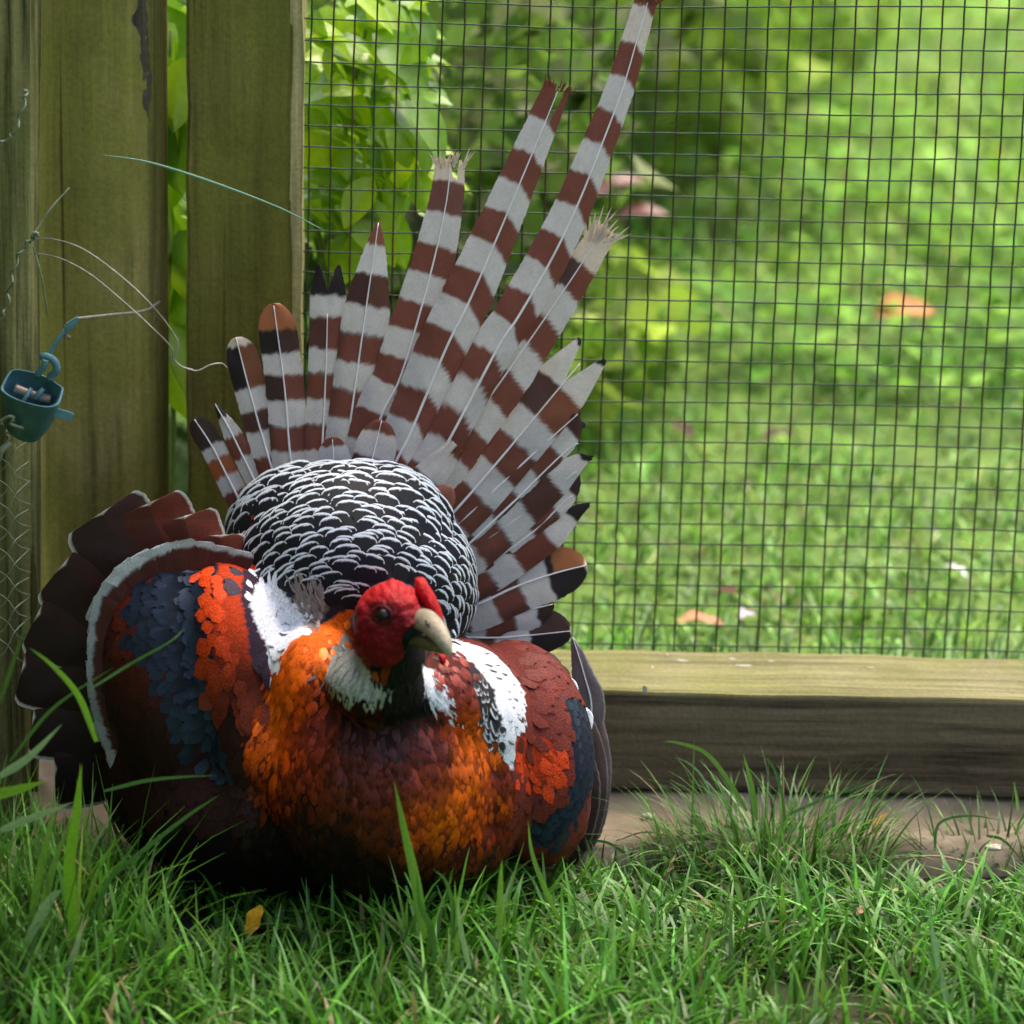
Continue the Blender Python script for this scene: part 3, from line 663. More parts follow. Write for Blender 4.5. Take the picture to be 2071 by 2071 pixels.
COPPER_SHADE = [ # control points: the breast's copper sheen, with underside shade painted into the lower ones
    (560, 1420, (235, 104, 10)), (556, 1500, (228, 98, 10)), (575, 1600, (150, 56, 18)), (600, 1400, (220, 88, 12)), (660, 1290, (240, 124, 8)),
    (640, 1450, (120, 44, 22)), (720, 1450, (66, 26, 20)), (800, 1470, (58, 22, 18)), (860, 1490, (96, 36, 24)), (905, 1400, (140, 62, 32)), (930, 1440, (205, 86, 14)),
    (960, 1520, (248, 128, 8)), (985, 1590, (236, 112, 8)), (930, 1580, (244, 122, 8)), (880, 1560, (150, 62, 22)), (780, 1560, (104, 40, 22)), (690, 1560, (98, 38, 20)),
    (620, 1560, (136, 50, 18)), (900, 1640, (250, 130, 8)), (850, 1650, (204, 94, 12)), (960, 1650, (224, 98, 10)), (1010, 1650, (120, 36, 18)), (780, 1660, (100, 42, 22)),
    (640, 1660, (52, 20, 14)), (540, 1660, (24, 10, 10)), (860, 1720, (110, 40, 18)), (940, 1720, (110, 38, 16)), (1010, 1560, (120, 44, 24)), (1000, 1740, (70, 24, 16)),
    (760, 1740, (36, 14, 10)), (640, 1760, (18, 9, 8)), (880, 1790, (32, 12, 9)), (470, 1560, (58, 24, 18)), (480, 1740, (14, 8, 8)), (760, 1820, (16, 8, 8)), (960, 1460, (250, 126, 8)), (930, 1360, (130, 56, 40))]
COPPER_SHADE += [(560, 1730, (14, 7, 7)), (420, 1680, (14, 7, 7)), (330, 1640, (16, 8, 8)), (700, 1700, (36, 15, 10)), (820, 1770, (28, 11, 8)), (940, 1790, (30, 11, 8)), (600, 1620, (60, 22, 14))]  # near-black belly and lower left: shade under the bird put into feather colour
CX = np.array([c[:2] for c in COPPER_SHADE], dtype=float); CC = np.array([lin(*c[2]) * (1.0, .72, .8) for c in COPPER_SHADE])
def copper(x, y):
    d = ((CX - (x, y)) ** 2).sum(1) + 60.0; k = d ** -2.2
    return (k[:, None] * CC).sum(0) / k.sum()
WHITE, GREYW = lin(214, 218, 224), lin(168, 172, 166)
SLATE, SLATEB = lin(34, 48, 68), lin(20, 27, 40)
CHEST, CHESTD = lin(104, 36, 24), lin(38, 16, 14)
def plum(x, y, j=0.0):
    """what grows at this place: kind, base colour, tip colour"""
    if inpoly(x, y, NECKW): g = smooth(1300, 1390, y); return 'neck', GREYW * (.35 + .65 * g), GREYW * (.5 + .5 * g)
    if inpoly(x, y, NECKW_R): return 'neck', WHITE, WHITE
    if inpoly(x, y, THROAT): return 'neck', lin(10, 8, 9), lin(14, 11, 12)
    if inpoly(x, y, WHITE_L) or inpoly(x, y, WHITE_R):
        return 'white', WHITE, WHITE
    if inpoly(x, y, EDGE_L): return 'covert', lin(44, 30, 46), lin(60, 44, 58)
    if inpoly(x, y, FLUFF): return 'fluff', lin(112, 96, 90), lin(140, 126, 122)
    if inpoly(x, y, SCALY_R): return 'scaly', lin(40, 36, 40), WHITE
    if inpoly(x, y, SLATE_L) or inpoly(x, y, SLATE_R):
        return 'slate', SLATEB, SLATE
    if inpoly(x, y, ORANGE_L):
        t = smooth(1240, 1390, y); c = lin(226, 70, 14) * (1 - t) + lin(110, 40, 22) * t; return 'ember', c * .6, c
    if inpoly(x, y, ORANGE_R): c = lin(206, 62, 14); return 'ember', c * .55, c
    if inpoly(x, y, COLLAR_L): c = copper(x, y) * .4 + lin(240, 106, 8) * .6; return 'collar', c * .7, c
    if inpoly(x, y, WING_R): return 'covert', lin(98, 36, 27), lin(110, 41, 29)
    if x < 500 and y < 1640:
        t = smooth(180, 300, x) * smooth(1480, 1130, y); return 'covert', CHESTD * (1 - t) + CHEST * .8 * t, CHESTD * 1.1 * (1 - t) + CHEST * t  # dark chestnut deepened downwards, shade of the lower wing painted in
    if y < 1300 and 440 < x < 975: return 'rump', lin(30, 32, 40), lin(60, 64, 74)
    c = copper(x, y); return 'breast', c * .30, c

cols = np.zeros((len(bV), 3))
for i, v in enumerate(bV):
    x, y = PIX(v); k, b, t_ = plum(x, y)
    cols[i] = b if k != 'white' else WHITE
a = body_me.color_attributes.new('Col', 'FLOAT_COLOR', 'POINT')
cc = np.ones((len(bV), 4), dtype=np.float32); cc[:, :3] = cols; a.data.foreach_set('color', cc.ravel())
body_me.name = 'body'
body_me.vertices.foreach_set('co', (bV - BO).astype(np.float32).ravel()); body_me.update()
for p in body_me.polygons: p.use_smooth = True
link('body', body_me, M_body, bird)

# ---- small feathers
def template(nu, nv, kind):
    """unit feather: u across -1..1, v along 0..1; returns x (across), y (along), edge 0..1"""
    u = np.linspace(-1, 1, nu); v = np.linspace(0, 1, nv) ** .85
    U, Vv = np.meshgrid(u, v)
    if kind == 'round': wv = np.sqrt(np.clip(1 - np.clip((Vv - .55) / .45, 0, 1) ** 2.4, 0, 1)) * (.55 + .45 * np.clip(Vv / .45, 0, 1))
    elif kind == 'lance': wv = (1 - Vv ** 2.2) ** .8 * (.6 + .4 * np.clip(Vv / .3, 0, 1))
    else: wv = (1 - Vv ** 3.2) ** .6 * (.6 + .4 * np.clip(Vv / .4, 0, 1))
    wv = np.maximum(wv, .02)
    F = [(j * nu + i, j * nu + i + 1, (j + 1) * nu + i + 1, (j + 1) * nu + i) for j in range(nv - 1) for i in range(nu - 1)]
    return U.ravel(), Vv.ravel(), wv.ravel(), np.array(F)
def barbs(nb, kind, seed, over=2.0):
    r = np.random.default_rng(seed); X = []; Y = []; F = []; H = []
    def wid(v):
        if kind == 'lance': return max(.03, (1 - v ** 2.2)) ** .8 * (.6 + .4 * min(1, v / .3))
        return max(.02, 1 - max(0, (v - .45) / .55) ** 2.3) ** .55 * (.6 + .4 * min(1, v / .4))
    rows = [(0.0, 0, 1.0)] + [((k / nb) * .80, sd, 1) for k in range(nb) for sd in (-1, 1)]
    for v0, sd, _ in rows:
        v1 = min(1.0, v0 + .34 + r.uniform(-.02, .025)); x1 = sd * wid(min(v1, .985)) * r.uniform(.95, 1.03)
        if sd == 0: v1, x1 = 1.0, 0.0
        hw = .5 * over * .8 / nb * (1 if sd else .8); lift = r.uniform(-.018, .018)
        px_, py_ = (0, v0), (x1, v1); d = np.array((x1, v1 - v0)); l = np.linalg.norm(d) + 1e-9
        nrm_ = np.array((-d[1], d[0])) / l
        b = len(X)
        for f, wf in ((0, .6), (.55, 1.0), (1.0, .22)):
            c = np.array((x1 * f * (1 + .15 * (1 - f)), v0 + (v1 - v0) * f ** 1.15))
            for q in (-1, 1):
                pt = c + nrm_ * hw * wf * q; X.append(pt[0]); Y.append(min(1.04, pt[1])); H.append(lift * f)
        for q in ((b, b + 1, b + 3, b + 2), (b + 2, b + 3, b + 5, b + 4)):
            ar = sum(X[q[i]] * Y[q[(i + 1) % 4]] - X[q[(i + 1) % 4]] * Y[q[i]] for i in range(4))
            F.append(q if ar > 0 else q[::-1])
    return np.array(X), np.array(Y), np.ones(len(X)), np.array(F), np.array(H)
T_smalls = [barbs(6, 'round', 40 + i) for i in range(5)]; T_rounds = [barbs(10, 'round', 60 + i) for i in range(5)]; T_lances = [barbs(5, 'lance', 80 + i) for i in range(5)]
T_solid = template(7, 7, 'round')
T_barbed = [barbs(6, 'round', 20 + i) for i in range(5)]
def ragged(nu, nv, kind, seed):
    U, V, w_, F = template(nu, nv, kind); r = np.random.default_rng(seed)
    col = np.repeat(r.uniform(-.05, .05, nu)[None], nv, 0).ravel(); V = V * (1 + col * smooth(.5, 1, V)); w_ = w_ * (1 + r.uniform(-.06, .06, len(w_)))
    return U, V, w_, F
T_smalls = [ragged(5, 7, 'soft', 40 + i) for i in range(5)]; T_rounds = [ragged(9, 9, 'round', 60 + i) for i in range(6)]
def feather_pts(T, pos, d, n, L, W, tilt=.12, curl=.10, camber=.22, sink=.0012):
    U, V, w_, F = T[:4]; b = np.cross(d, n)
    h = -sink + L * (tilt * V - curl * V * V) - camber * W * (U * w_) ** 2
    if len(T) > 4: h = h + T[4] * L
    return pos + d * (L * V)[:, None] + b * (W * w_ * U)[:, None] + n * h[:, None]
def near(p):
    loc, nor, i_, d_ = BVH.find_nearest(Vector(p)); return np.array(tuple(loc)), np.array(tuple(nor))
def feather_on(T, pos, d, n, L, W, tilt=.13, camber=.22, sink=.0008):
    U, V = T[0], T[1]; b = np.cross(d, n)
    p1, n1 = near(pos + d * (L * .5)); p2, n2 = near(pos + d * L)
    if n1 @ n < 0.1: n1 = n; p1 = pos + d * (L * .5)
    if n2 @ n < -.2: n2 = n1; p2 = p1 + (p1 - pos)
    v = V[:, None]; A_ = 2 * p2 + 2 * pos - 4 * p1; B_ = -p2 - 3 * pos + 4 * p1
    c = pos + B_ * v + A_ * v * v
    nn = n * (1 - v) + n2 * v; nn /= np.linalg.norm(nn, axis=1)[:, None]
    h = -sink + L * tilt * V - camber * W * U ** 2 + (T[4] * L if len(T) > 4 else 0)
    return c + b * (W * T[2] * U)[:, None] + nn * h[:, None], nn
def hit(px, py):
    r = ray(px, py); loc, nor, idx, dist = BVH.ray_cast(CAM, r, 20)
    if loc is None: return None, None
    n = np.array(tuple(nor)); n = n / np.linalg.norm(n)
    if n @ np.array(tuple(r)) > 0: n = -n
    return np.array(tuple(loc)), n
RTa, UPa, FWa = np.array(tuple(RT)), np.array(tuple(UP)), np.array(tuple(fwd))
def tdir(n, dx, dy):                                     # image direction laid on the surface (dy down)
    d = RTa * dx - UPa * dy; d = d - n * (d @ n); l = np.linalg.norm(d)
    if l < .12: d = UPa - n * (UPa @ n); l = np.linalg.norm(d)
    return d / l
def flow(k, x, y):
    if k in ('breast', 'collar'):
        dx = (x - 775) / 330; return dx * .55 + .02, 1.0 if k == 'breast' else .8
    if k == 'neck': return (x - 790) / 160, .8
    if k == 'fluff': return random.uniform(-.6, .2), -1
    if x < 600:                                         # right wing (picture left): coverts sweep outwards and down
        vx, vy = x - 520, y - 1260; l = math.hypot(vx, vy) + 1e-6; return vx / l - .15, vy / l * .8 + .25
    if k == 'rump': return (x - 690) / 250, (y - 1330) / 250
    vx, vy = x - 930, y - 1330; l = math.hypot(vx, vy) + 1e-6
    return vx / l * .9 + .15, vy / l * .7 + .35
PL = {'irid': Acc(), 'plain': Acc(), 'wing': Acc()}; PN = {'irid': [], 'plain': [], 'wing': []}
def scatter(step, x0, x1, y0, y1, kinds, Lk, Wk):
    y = y0; row = 0
    while y < y1:
        x = x0 + (row % 2) * step * .5
        while x < x1:
            qx, qy = x + random.uniform(-.32, .32) * step, y + random.uniform(-.32, .32) * step
            x += step
            k, cb, ct = plum(qx, qy)
            if k not in kinds: continue
            if inpoly(qx, qy, FACE_SAFE): continue
            if k == 'white' and not (plum(qx + 9, qy)[0] == 'white' and plum(qx - 9, qy)[0] == 'white' and plum(qx, qy + 7)[0] == 'white'): continue
            if k == 'covert' and 470 < qx < 560 and qy < 1400 and plum(qx - 16, qy)[0] == 'ember': continue
            pos, n = hit(qx, qy)
            if pos is None: continue
            facing = -(n @ FWa)
            if facing < .04: continue
            dx, dy = flow(k, qx, qy); d = tdir(n, dx + random.gauss(0, .10), dy + random.gauss(0, .10))
            L = step * Lk * random.uniform(.85, 1.2) * .00041; W = step * Wk * random.uniform(.85, 1.15) * .00041
            j = math.exp(random.gauss(0, .16 if k in ('breast', 'collar') else .09))
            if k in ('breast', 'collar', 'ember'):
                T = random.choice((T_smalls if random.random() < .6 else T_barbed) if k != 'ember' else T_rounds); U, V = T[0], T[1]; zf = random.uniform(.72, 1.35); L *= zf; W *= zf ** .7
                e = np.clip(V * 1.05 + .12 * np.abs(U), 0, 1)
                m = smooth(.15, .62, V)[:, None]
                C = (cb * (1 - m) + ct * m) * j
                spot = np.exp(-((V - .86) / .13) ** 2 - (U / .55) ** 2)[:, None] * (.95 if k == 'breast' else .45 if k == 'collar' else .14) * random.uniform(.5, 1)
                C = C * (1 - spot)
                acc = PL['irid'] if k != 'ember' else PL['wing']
            elif k == 'white':
                T = random.choice(T_rounds); U, V = T[0], T[1]; C = np.repeat((ct * min(1.1, j))[None], len(U), 0)
                if random.random() < .22 and 610 < qx + 400 * (qx < 560) :
                    m = smooth(.72, .9, V * .85 + .25 * np.abs(U))[:, None] * np.clip(U + .5, 0, 1)[:, None]; C = C * (1 - m) + lin(40, 40, 52) * m
                acc = PL['plain']; L *= 1.3
            elif k == 'scaly':
                T = random.choice(T_rounds); U, V = T[0], T[1]; e = np.maximum(np.abs(U), V ** 3)
                m = (smooth(.66, .76, e) * (1 - smooth(.88, .96, e)))[:, None]; C = cb * (1 - m) + ct * m; acc = PL['plain']
            elif k == 'slate':
                T = random.choice(T_rounds); U, V = T[0], T[1]; m = smooth(.3, .95, V)[:, None]; C = (cb * (1 - m) + ct * m) * j
                acc = PL['irid']
            elif k == 'neck':
                T = random.choice(T_lances); C = np.repeat((ct * j)[None], len(T[0]), 0); acc = PL['plain']
            elif k == 'fluff':
                T = random.choice(T_lances); C = np.repeat((ct * j)[None], len(T[0]), 0); acc = PL['plain']; L *= 1.1; W *= 1.0
            else:
                T = random.choice(T_rounds); U, V = T[0], T[1]; m = smooth(.2, .95, V)[:, None]; C = (cb * (1 - m) + ct * m) * j
                ed = smooth(.86, .97, np.maximum(np.abs(U) * .9, V))[:, None] * .06; C = C * (1 - ed); acc = PL['wing']
            sp, nb_ = feather_on(T, pos, d, n, L, W, tilt=.10 if k != 'fluff' else .35)
            acc.add(sp, T[3], np.clip(C, 0, .95))
            vr = 1.0 if k in ('breast', 'collar', 'neck') else .30; nn_ = n + d * vr * random.uniform(-.12, .30) + np.cross(d, n) * vr * random.uniform(-.2, .2)
            bb_ = np.cross(d, n); nv_ = nb_ + (nn_ - n)[None] + bb_[None] * ((.28 if vr == 1 else .10) * np.clip(T[0], -1, 1))[:, None]
            PN[[q_ for q_ in PL if PL[q_] is acc][0]].append(nv_ / np.linalg.norm(nv_, axis=1)[:, None])
        y += step * .8; row += 1
FACE_SAFE = [(714, 1223), (742, 1188), (780, 1170), (836, 1184), (850, 1219), (850, 1262), (817, 1285), (812, 1328), (770, 1350), (744, 1340), (718, 1322), (712, 1288)]
scatter(15.5, 480, 1080, 1220, 1860, ('breast', 'collar'), 2.8, 0.80)
scatter(13, 640, 940, 1230, 1470, ('neck',), 3.0, .55)
scatter(22, 100, 560, 1050, 1720, ('covert',), 2.9, .95)
scatter(22, 900, 1250, 1260, 1860, ('covert',), 2.6, .95)
scatter(22, 200, 520, 1060, 1700, ('slate',), 2.6, .95)
scatter(20, 1040, 1240, 1360, 1760, ('slate',), 2.0, .8)
scatter(25, 400, 580, 1100, 1460, ('ember',), 2.4, .80)
scatter(17, 1020, 1140, 1460, 1600, ('ember',), 2.6, .6)
scatter(17, 480, 1080, 1160, 1570, ('white',), 2.0, .8)
scatter(17, 930, 1030, 1330, 1520, ('scaly',), 2.6, .85)
scatter(9, 580, 680, 1170, 1290, ('fluff',), 3.5, .5)
# far side of the bird, away from the lens
ctr = bV.mean(0); tri = rng.choice(len(bV), 2600, replace=False)
nrm = np.zeros(len(bV) * 3, dtype=np.float32); body_me.vertices.foreach_get('normal', nrm); nrm = nrm.reshape(-1, 3)
for i in tri:
    n = nrm[i] / (np.linalg.norm(nrm[i]) + 1e-9)
    if n @ FWa < -.12: continue
    d = np.array((0, .8, -.35)) + .3 * (bV[i] - ctr) / .2; d = d - n * (d @ n); d /= np.linalg.norm(d) + 1e-9
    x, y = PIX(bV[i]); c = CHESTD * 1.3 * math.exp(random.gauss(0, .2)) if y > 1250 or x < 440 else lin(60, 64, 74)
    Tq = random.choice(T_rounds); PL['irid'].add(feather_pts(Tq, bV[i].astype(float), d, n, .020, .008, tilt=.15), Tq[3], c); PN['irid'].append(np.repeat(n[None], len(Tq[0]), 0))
tag(PL['irid'].build('copper_plumage', M_irid, bird, BO, True, PN['irid']), kind='stuff')
tag(PL['wing'].build('wing_plumage', M_wing, bird, BO, True, PN['wing']), kind='stuff')
tag(PL['plain'].build('white_plumage', M_plume, bird, BO, True, PN['plain']), kind='stuff')

# ---- scaly rump: every feather its own piece
U, V, w_, F = template(15, 18, 'round')
rump_meshes = []
for s in range(6):
    e = 1 - (1 - np.clip(V, 0, 1) ** 1.6) * .9 - .08 * (1 - np.abs(U)) * smooth(.4, .9, V) + .015 * np.sin(U * 5 + 2 * s) + .012 * np.sin(U * 17 + s)
    e = np.where(V < .45, 0, np.maximum(e, .90 * np.abs(U) ** 2.2 * smooth(.3, .8, V)))
    m = (smooth(.72, .78, e) * (1 - smooth(.91, .96, e)))[:, None]
    core = lin(12 + 2 * s, 14 + 2 * s, 26)
    C = core * (1 - m) + lin(214, 222, 228) * m
    h = .11 * V - .03 * V * V - .04 * (U * w_) ** 2 - .005
    X = np.column_stack([w_ * U, V, h])
    rump_meshes.append(mesh_np('rump_feather', X, F, C)); RX, RF, RC = X, F, C
rc = np.array(tuple(P(700, 1190, -.205)))
p0 = np.array(tuple(P(705, 1345, -.295))) - rc; p0 /= np.linalg.norm(p0)
e1 = np.cross(p0, np.array((1.0, 0, 0))); e1 /= np.linalg.norm(e1); e2 = np.cross(p0, e1)
cand = []
def dome(th, ph):
    q = p0 * math.cos(th) + (e1 * math.cos(ph) + e2 * math.sin(ph)) * math.sin(th)
    loc, nor, i_, d_ = BVH.ray_cast(Vector(rc), Vector(q), 1.0)
    if loc is None: return None, None
    n = np.array(tuple(nor)); n = n if n @ q > 0 else -n
    return np.array(tuple(loc)), n
for r in range(4, 58):
    th = r * .035 if r < 30 else 1.05 + (r - 30) * .045; nn = max(6, int(2 * math.pi * math.sin(th) / .178))
    for j in range(nn):
        ph = 2 * math.pi * (j + .5 * (r % 2)) / nn + random.gauss(0, .035)
        t2 = th + random.gauss(0, .014)
        pos, n = dome(t2, ph); pos2, n2 = dome(t2 + .05, ph)
        if pos is None or pos2 is None or np.linalg.norm(pos - rc) > .19: continue
        x, y = PIX(pos)
        if (x < 720 and y > 1192 + max(0, x - 560) * .35) or y > 1312 or x < 440 or (x < 560 and y > 1120 + (x - 440) * .75): continue
        fc = -(n @ FWa)
        if fc < -.12: continue
        hp, hn = hit(x, y)
        if fc > .12 and (hp is None or np.linalg.norm(hp - pos) > .02): continue
        cand.append((fc, pos, pos2, n, r))
cand.sort(key=lambda c: -c[0])
for fc, pos, pos2, n, r in cand[:300]:
    d = pos2 - pos; d -= n * (d @ n); d /= np.linalg.norm(d); b = np.cross(d, n); d = d + b * random.gauss(0, .12); d /= np.linalg.norm(d); b = np.cross(d, n)
    gf = 1 + .022 * max(0, r - 32); L = .0165 * random.uniform(.85, 1.2) * gf; W = .0104 * random.uniform(.85, 1.15) * gf
    tl_ = random.uniform(-.02, .07) + .010 * max(0, r - 35); d, n = d + n * tl_, n - d * tl_; d /= np.linalg.norm(d); n /= np.linalg.norm(n); b = np.cross(d, n)
    o = link('rump_feather', random.choice(rump_meshes), M_scale, bird)
    R = Matrix(((b[0] * W, d[0] * L, n[0] * L, pos[0] - BO[0]), (b[1] * W, d[1] * L, n[1] * L, pos[1] - BO[1]), (b[2] * W, d[2] * L, n[2] * L, pos[2] - BO[2]), (0, 0, 0, 1)))
    o.matrix_local = R
if len(cand) > 300:
    A = Acc()
    for fc, pos, pos2, n, r in cand[300:]:
        d = pos2 - pos; d -= n * (d @ n); d /= np.linalg.norm(d)
        gf = 1 + .022 * max(0, r - 32); b = np.cross(d, n); Lq, Wq = .0165 * random.uniform(.85, 1.2) * gf, .0104 * gf
        A.add(pos + np.outer(RX[:, 0] * Wq, b) + np.outer(RX[:, 1] * Lq, d) + np.outer(RX[:, 2] * Lq, n), RF, RC)
    tag(A.build('rump_plumage', M_scale, bird, BO), kind='stuff')

# ---- long feathers: barred vane with a raised quill
WB, BR, BK, OR, CR = lin(196, 190, 184), lin(116, 66, 52), lin(40, 33, 34), lin(164, 100, 62), lin(214, 196, 176)
def vane(name, path, wl, wr, bands, Yf, tip='round', order=0, nl=170, nu=25, slant=(0.0, 0.05), quill=True, dark_quill=False, fringe=None, base_w=.80, wmax=.45, pale_tip=None, qstop=.0, fray=0.0, edge_dark=None, split=None, mat=None, camber=.0016):
    c = curve([(x, y, 0) for x, y in path], nl)[:, :2]    # base -> tip, photo pixels
    seg = np.linalg.norm(np.diff(c, axis=0), axis=1); s = np.concatenate([[0], np.cumsum(seg)]); Ltot = s[-1]
    Tn = np.gradient(c, axis=0); Tn /= np.linalg.norm(Tn, axis=1)[:, None]
    Sd = np.column_stack([-Tn[:, 1], Tn[:, 0]])           # right-hand side when looking base->tip (image y down)
    seed = hash(name + str(path[-1])) % 997 if False else (path[-1][0] * 7 + path[-1][1]) % 997
    t = s / Ltot
    us = np.linspace(-1, 1, nu)
    V = np.zeros((nl, nu, 3)); C = np.zeros((nl, nu, 3))
    ends = [b[0] for b in bands]; cum = np.cumsum(ends)
    dst_tip = Ltot - s
    for j, u in enumerate(us):
        cut = 0.0                                        # how far this barb column stops short of the tip
        if fray: cut += fray * abs(vnoise(u * 9, seed, 1)) * 1.6
        if tip == 'lobes': cut += (wl + wr) * .5 * 1.5 * max(0, 1 - abs(u) / .5)
        if split: cut += split[1] * max(0, 1 - abs(u - split[0]) / split[2])
        wside = wl if u < 0 else wr
        for i in range(nl):
            tt = t[i]
            si = s[i]
            lim = Ltot - cut
            if si > lim: ii = np.searchsorted(s, lim); ii = min(ii, nl - 1)
            else: ii = i
            q = t[ii]
            wp = base_w + (1 - base_w) * smooth(0, wmax, q)
            dt = (Ltot - s[ii])
            wmx = (wl + wr) * .5
            if tip == 'flat': wp *= (1 - max(0.0, 1 - dt / (wmx * .60)) ** 2.4) ** .55
            elif tip == 'round': wp *= max(0.0, 1 - max(0.0, 1 - dt / (wmx * 1.9)) ** 2.0) ** .62
            elif tip == 'point': wp *= min(1.0, (dt / (wmx * 4.2)) ** .72) if dt > 0 else 0
            elif tip == 'taper': wp *= min(1.0, .52 + .48 * dt / (Ltot * .45))
            wv = wside * wp * (1 + .035 * vnoise(s[ii] * .03, seed, 2 + (u > 0)))
            wob = (1.6 * vnoise(s[ii] * .12, u * 3, seed) if abs(u) > .8 else 0)
            off = u * wv + wob * (u if abs(u) > .8 else 0)
            if tip == 'lobes':
                lb = min(1.0, (max(dt, 0) / (wmx * 2.0)) ** .7)
                if abs(u) > .5: off = math.copysign(wside * wp * (.5 + (abs(u) - .5) * lb), u)
            x = c[ii, 0] + Sd[ii, 0] * off; y = c[ii, 1] + Sd[ii, 1] * off
            # barbs sweep towards the tip
            sw = abs(u) * wv * .30
            x += Tn[ii, 0] * sw * (1 if dt > sw else dt / (sw + 1e-6)); y += Tn[ii, 1] * sw * (1 if dt > sw else dt / (sw + 1e-6))
            if fray and dt < 60: x += 3 * vnoise(u * 14, seed, 5) * (1 - dt / 60) * 2
            Yd = Yf(x, y) - .0034 * order + camber * (u * u) * (1 if u < 0 else .8) + .0012 * vnoise(s[ii] * .02, u, seed)
            V[i, j] = P(x, y, Yd)
            d = dt - (.30 + slant[0 if u < 0 else 1]) * abs(off) + 5 * vnoise(u * 3, s[ii] * .02, seed) + .9 * vnoise(u * 18, s[ii] * .1, seed + 3)
            bi = int(np.searchsorted(cum, d)); bi = min(bi, len(bands) - 1)
            colr = bands[bi][1]; colr = colr[0 if u < 0 else 1] if isinstance(colr, tuple) else colr
            # soft edge between bands
            lo = cum[bi - 1] if bi > 0 else -99
            f = smooth(0, 7, d - lo)
            if bi > 0 and f < 1:
                pc = bands[bi - 1][1]; pc = pc[0 if u < 0 else 1] if isinstance(pc, tuple) else pc
                colr = pc * (1 - f) * 1.0 + colr * f
            if edge_dark is not None and bands[bi][1] is BR:   # blackish rims inside the brown bands
                g = smooth(10, 0, d - lo) * .5 + smooth(.55, 1, abs(u)) * edge_dark; colr = colr * (1 - g) + BK * g
            colr = colr * (1 + .10 * vnoise(u * 30, s[ii] * .35, seed) + .07 * vnoise(u * 3, s[ii] * .05, seed + 1))
            if pale_tip is not None:
                g = smooth(pale_tip[0], pale_tip[0] * .3, dt) ; colr = colr * (1 - g) + pale_tip[1] * g
            if fringe is not None:
                inner = fringe[2] if len(fringe) > 2 else 0
                if (inner == 0) or (inner < 0 and u < 0) or (inner > 0 and u > 0) or dt < fringe[0] * 2:
                    ed = min((1 - abs(u)) * wv, dt)
                    g = smooth(fringe[0], fringe[0] * .4, ed); colr = colr * (1 - g) + fringe[1] * g
            C[i, j] = np.clip(colr, 0, .95)
    F = [(i * nu + j, i * nu + j + 1, (i + 1) * nu + j + 1, (i + 1) * nu + j) for i in range(nl - 1) for j in range(nu - 1)]
    VV, CC_ = list(V.reshape(-1, 3)), list(C.reshape(-1, 3))
    if fray > 20:                                         # loose barbs at a worn tip
        for q in range(int(fray * .9)):
            u = random.uniform(-1, 1); i0 = int(nl * (1 - random.uniform(.01, 1.15 * fray / Ltot))); i0 = min(max(i0, 0), nl - 2)
            wsd = (wl if u < 0 else wr) * (.55 if tip == 'taper' else .4)
            bx, by = c[i0] + Sd[i0] * u * wsd; ang_ = u * .55 + random.gauss(0, .16); ln = fray * random.uniform(.5, 1.1)
            dx_, dy_ = Tn[i0] * math.cos(ang_) + Sd[i0] * math.sin(ang_); hw_ = random.uniform(.9, 2.0); k0 = len(VV)
            colr = bands[0][1]; colr = colr[0] if isinstance(colr, tuple) else colr
            for f_, ww in ((0, 1.3), (.6, 1.0), (1, .15)):
                for sg in (-1, 1):
                    VV.append(np.array(tuple(P(bx + dx_ * ln * f_ - dy_ * hw_ * ww * sg, by + dy_ * ln * f_ + dx_ * hw_ * ww * sg, Yf(bx, by) - .0034 * order - .0008 - .0015 * random.random())))); CC_.append(np.clip(colr * random.uniform(.85, 1.1), 0, .95))
            F += [(k0, k0 + 1, k0 + 3, k0 + 2), (k0 + 2, k0 + 3, k0 + 5, k0 + 4)]
    o = link(name, mesh_np(name, np.array(VV) - BO, F, np.array(CC_)), mat or M_vane, bird)
    if quill:
        n2 = int(nl * (1 - (qstop if tip != 'lobes' else .13)))
        pts = [P(c[i, 0], c[i, 1], Yf(c[i, 0], c[i, 1]) - .0034 * order - .0006) for i in range(0, n2, 3)]
        rr = np.interp(np.linspace(0, 1, len(pts)), [0, .5, 1], [.0014, .0011, .00045]) * (1 if Ltot > 350 else .75)
        A = Acc(); A.add(*tube(pts, rr, 6)); A.build('quill', M_quilld if dark_quill else M_quill, o, BO)
    return o
YT = lambda x, y: -0.165 + 0.085 * np.clip((1280 - y) / 1000, -.2, 1.4)
def bars(first, seq=None, n=12, ln=64):
    out = list(first); cur = seq
    for i in range(n): out.append((ln, cur)); cur = WB if cur is BR else BR
    return out
tf = lambda *a, **k_: vane('tail_feather', *a, **k_)
tf([(585, 1190), (520, 1080), (472, 989), (430, 905), (392, 846)], 25, 25, bars([(62, lin(62, 46, 38)), (28, WB), (40, lin(150, 84, 48)), (36, WB)], BR, 6, 40), YT, 'round', 0, 110)
tf([(605, 1180), (560, 1070), (520, 984), (470, 880), (434, 815)], 19, 21, bars([(30, BK), (44, WB), (46, BR), (56, WB)], BR, 6, 46), YT, 'point', 1, 110)
tf([(625, 1180), (595, 1070), (553, 957), (510, 810), (477, 682)], 30, 36, bars([(16, CR), (88, (BK, lin(120, 74, 50))), (48, WB), (42, lin(78, 50, 42)), (54, WB)], BR, 6, 48), YT, 'round', 2, 130, edge_dark=.5, slant=(-.1, .0))
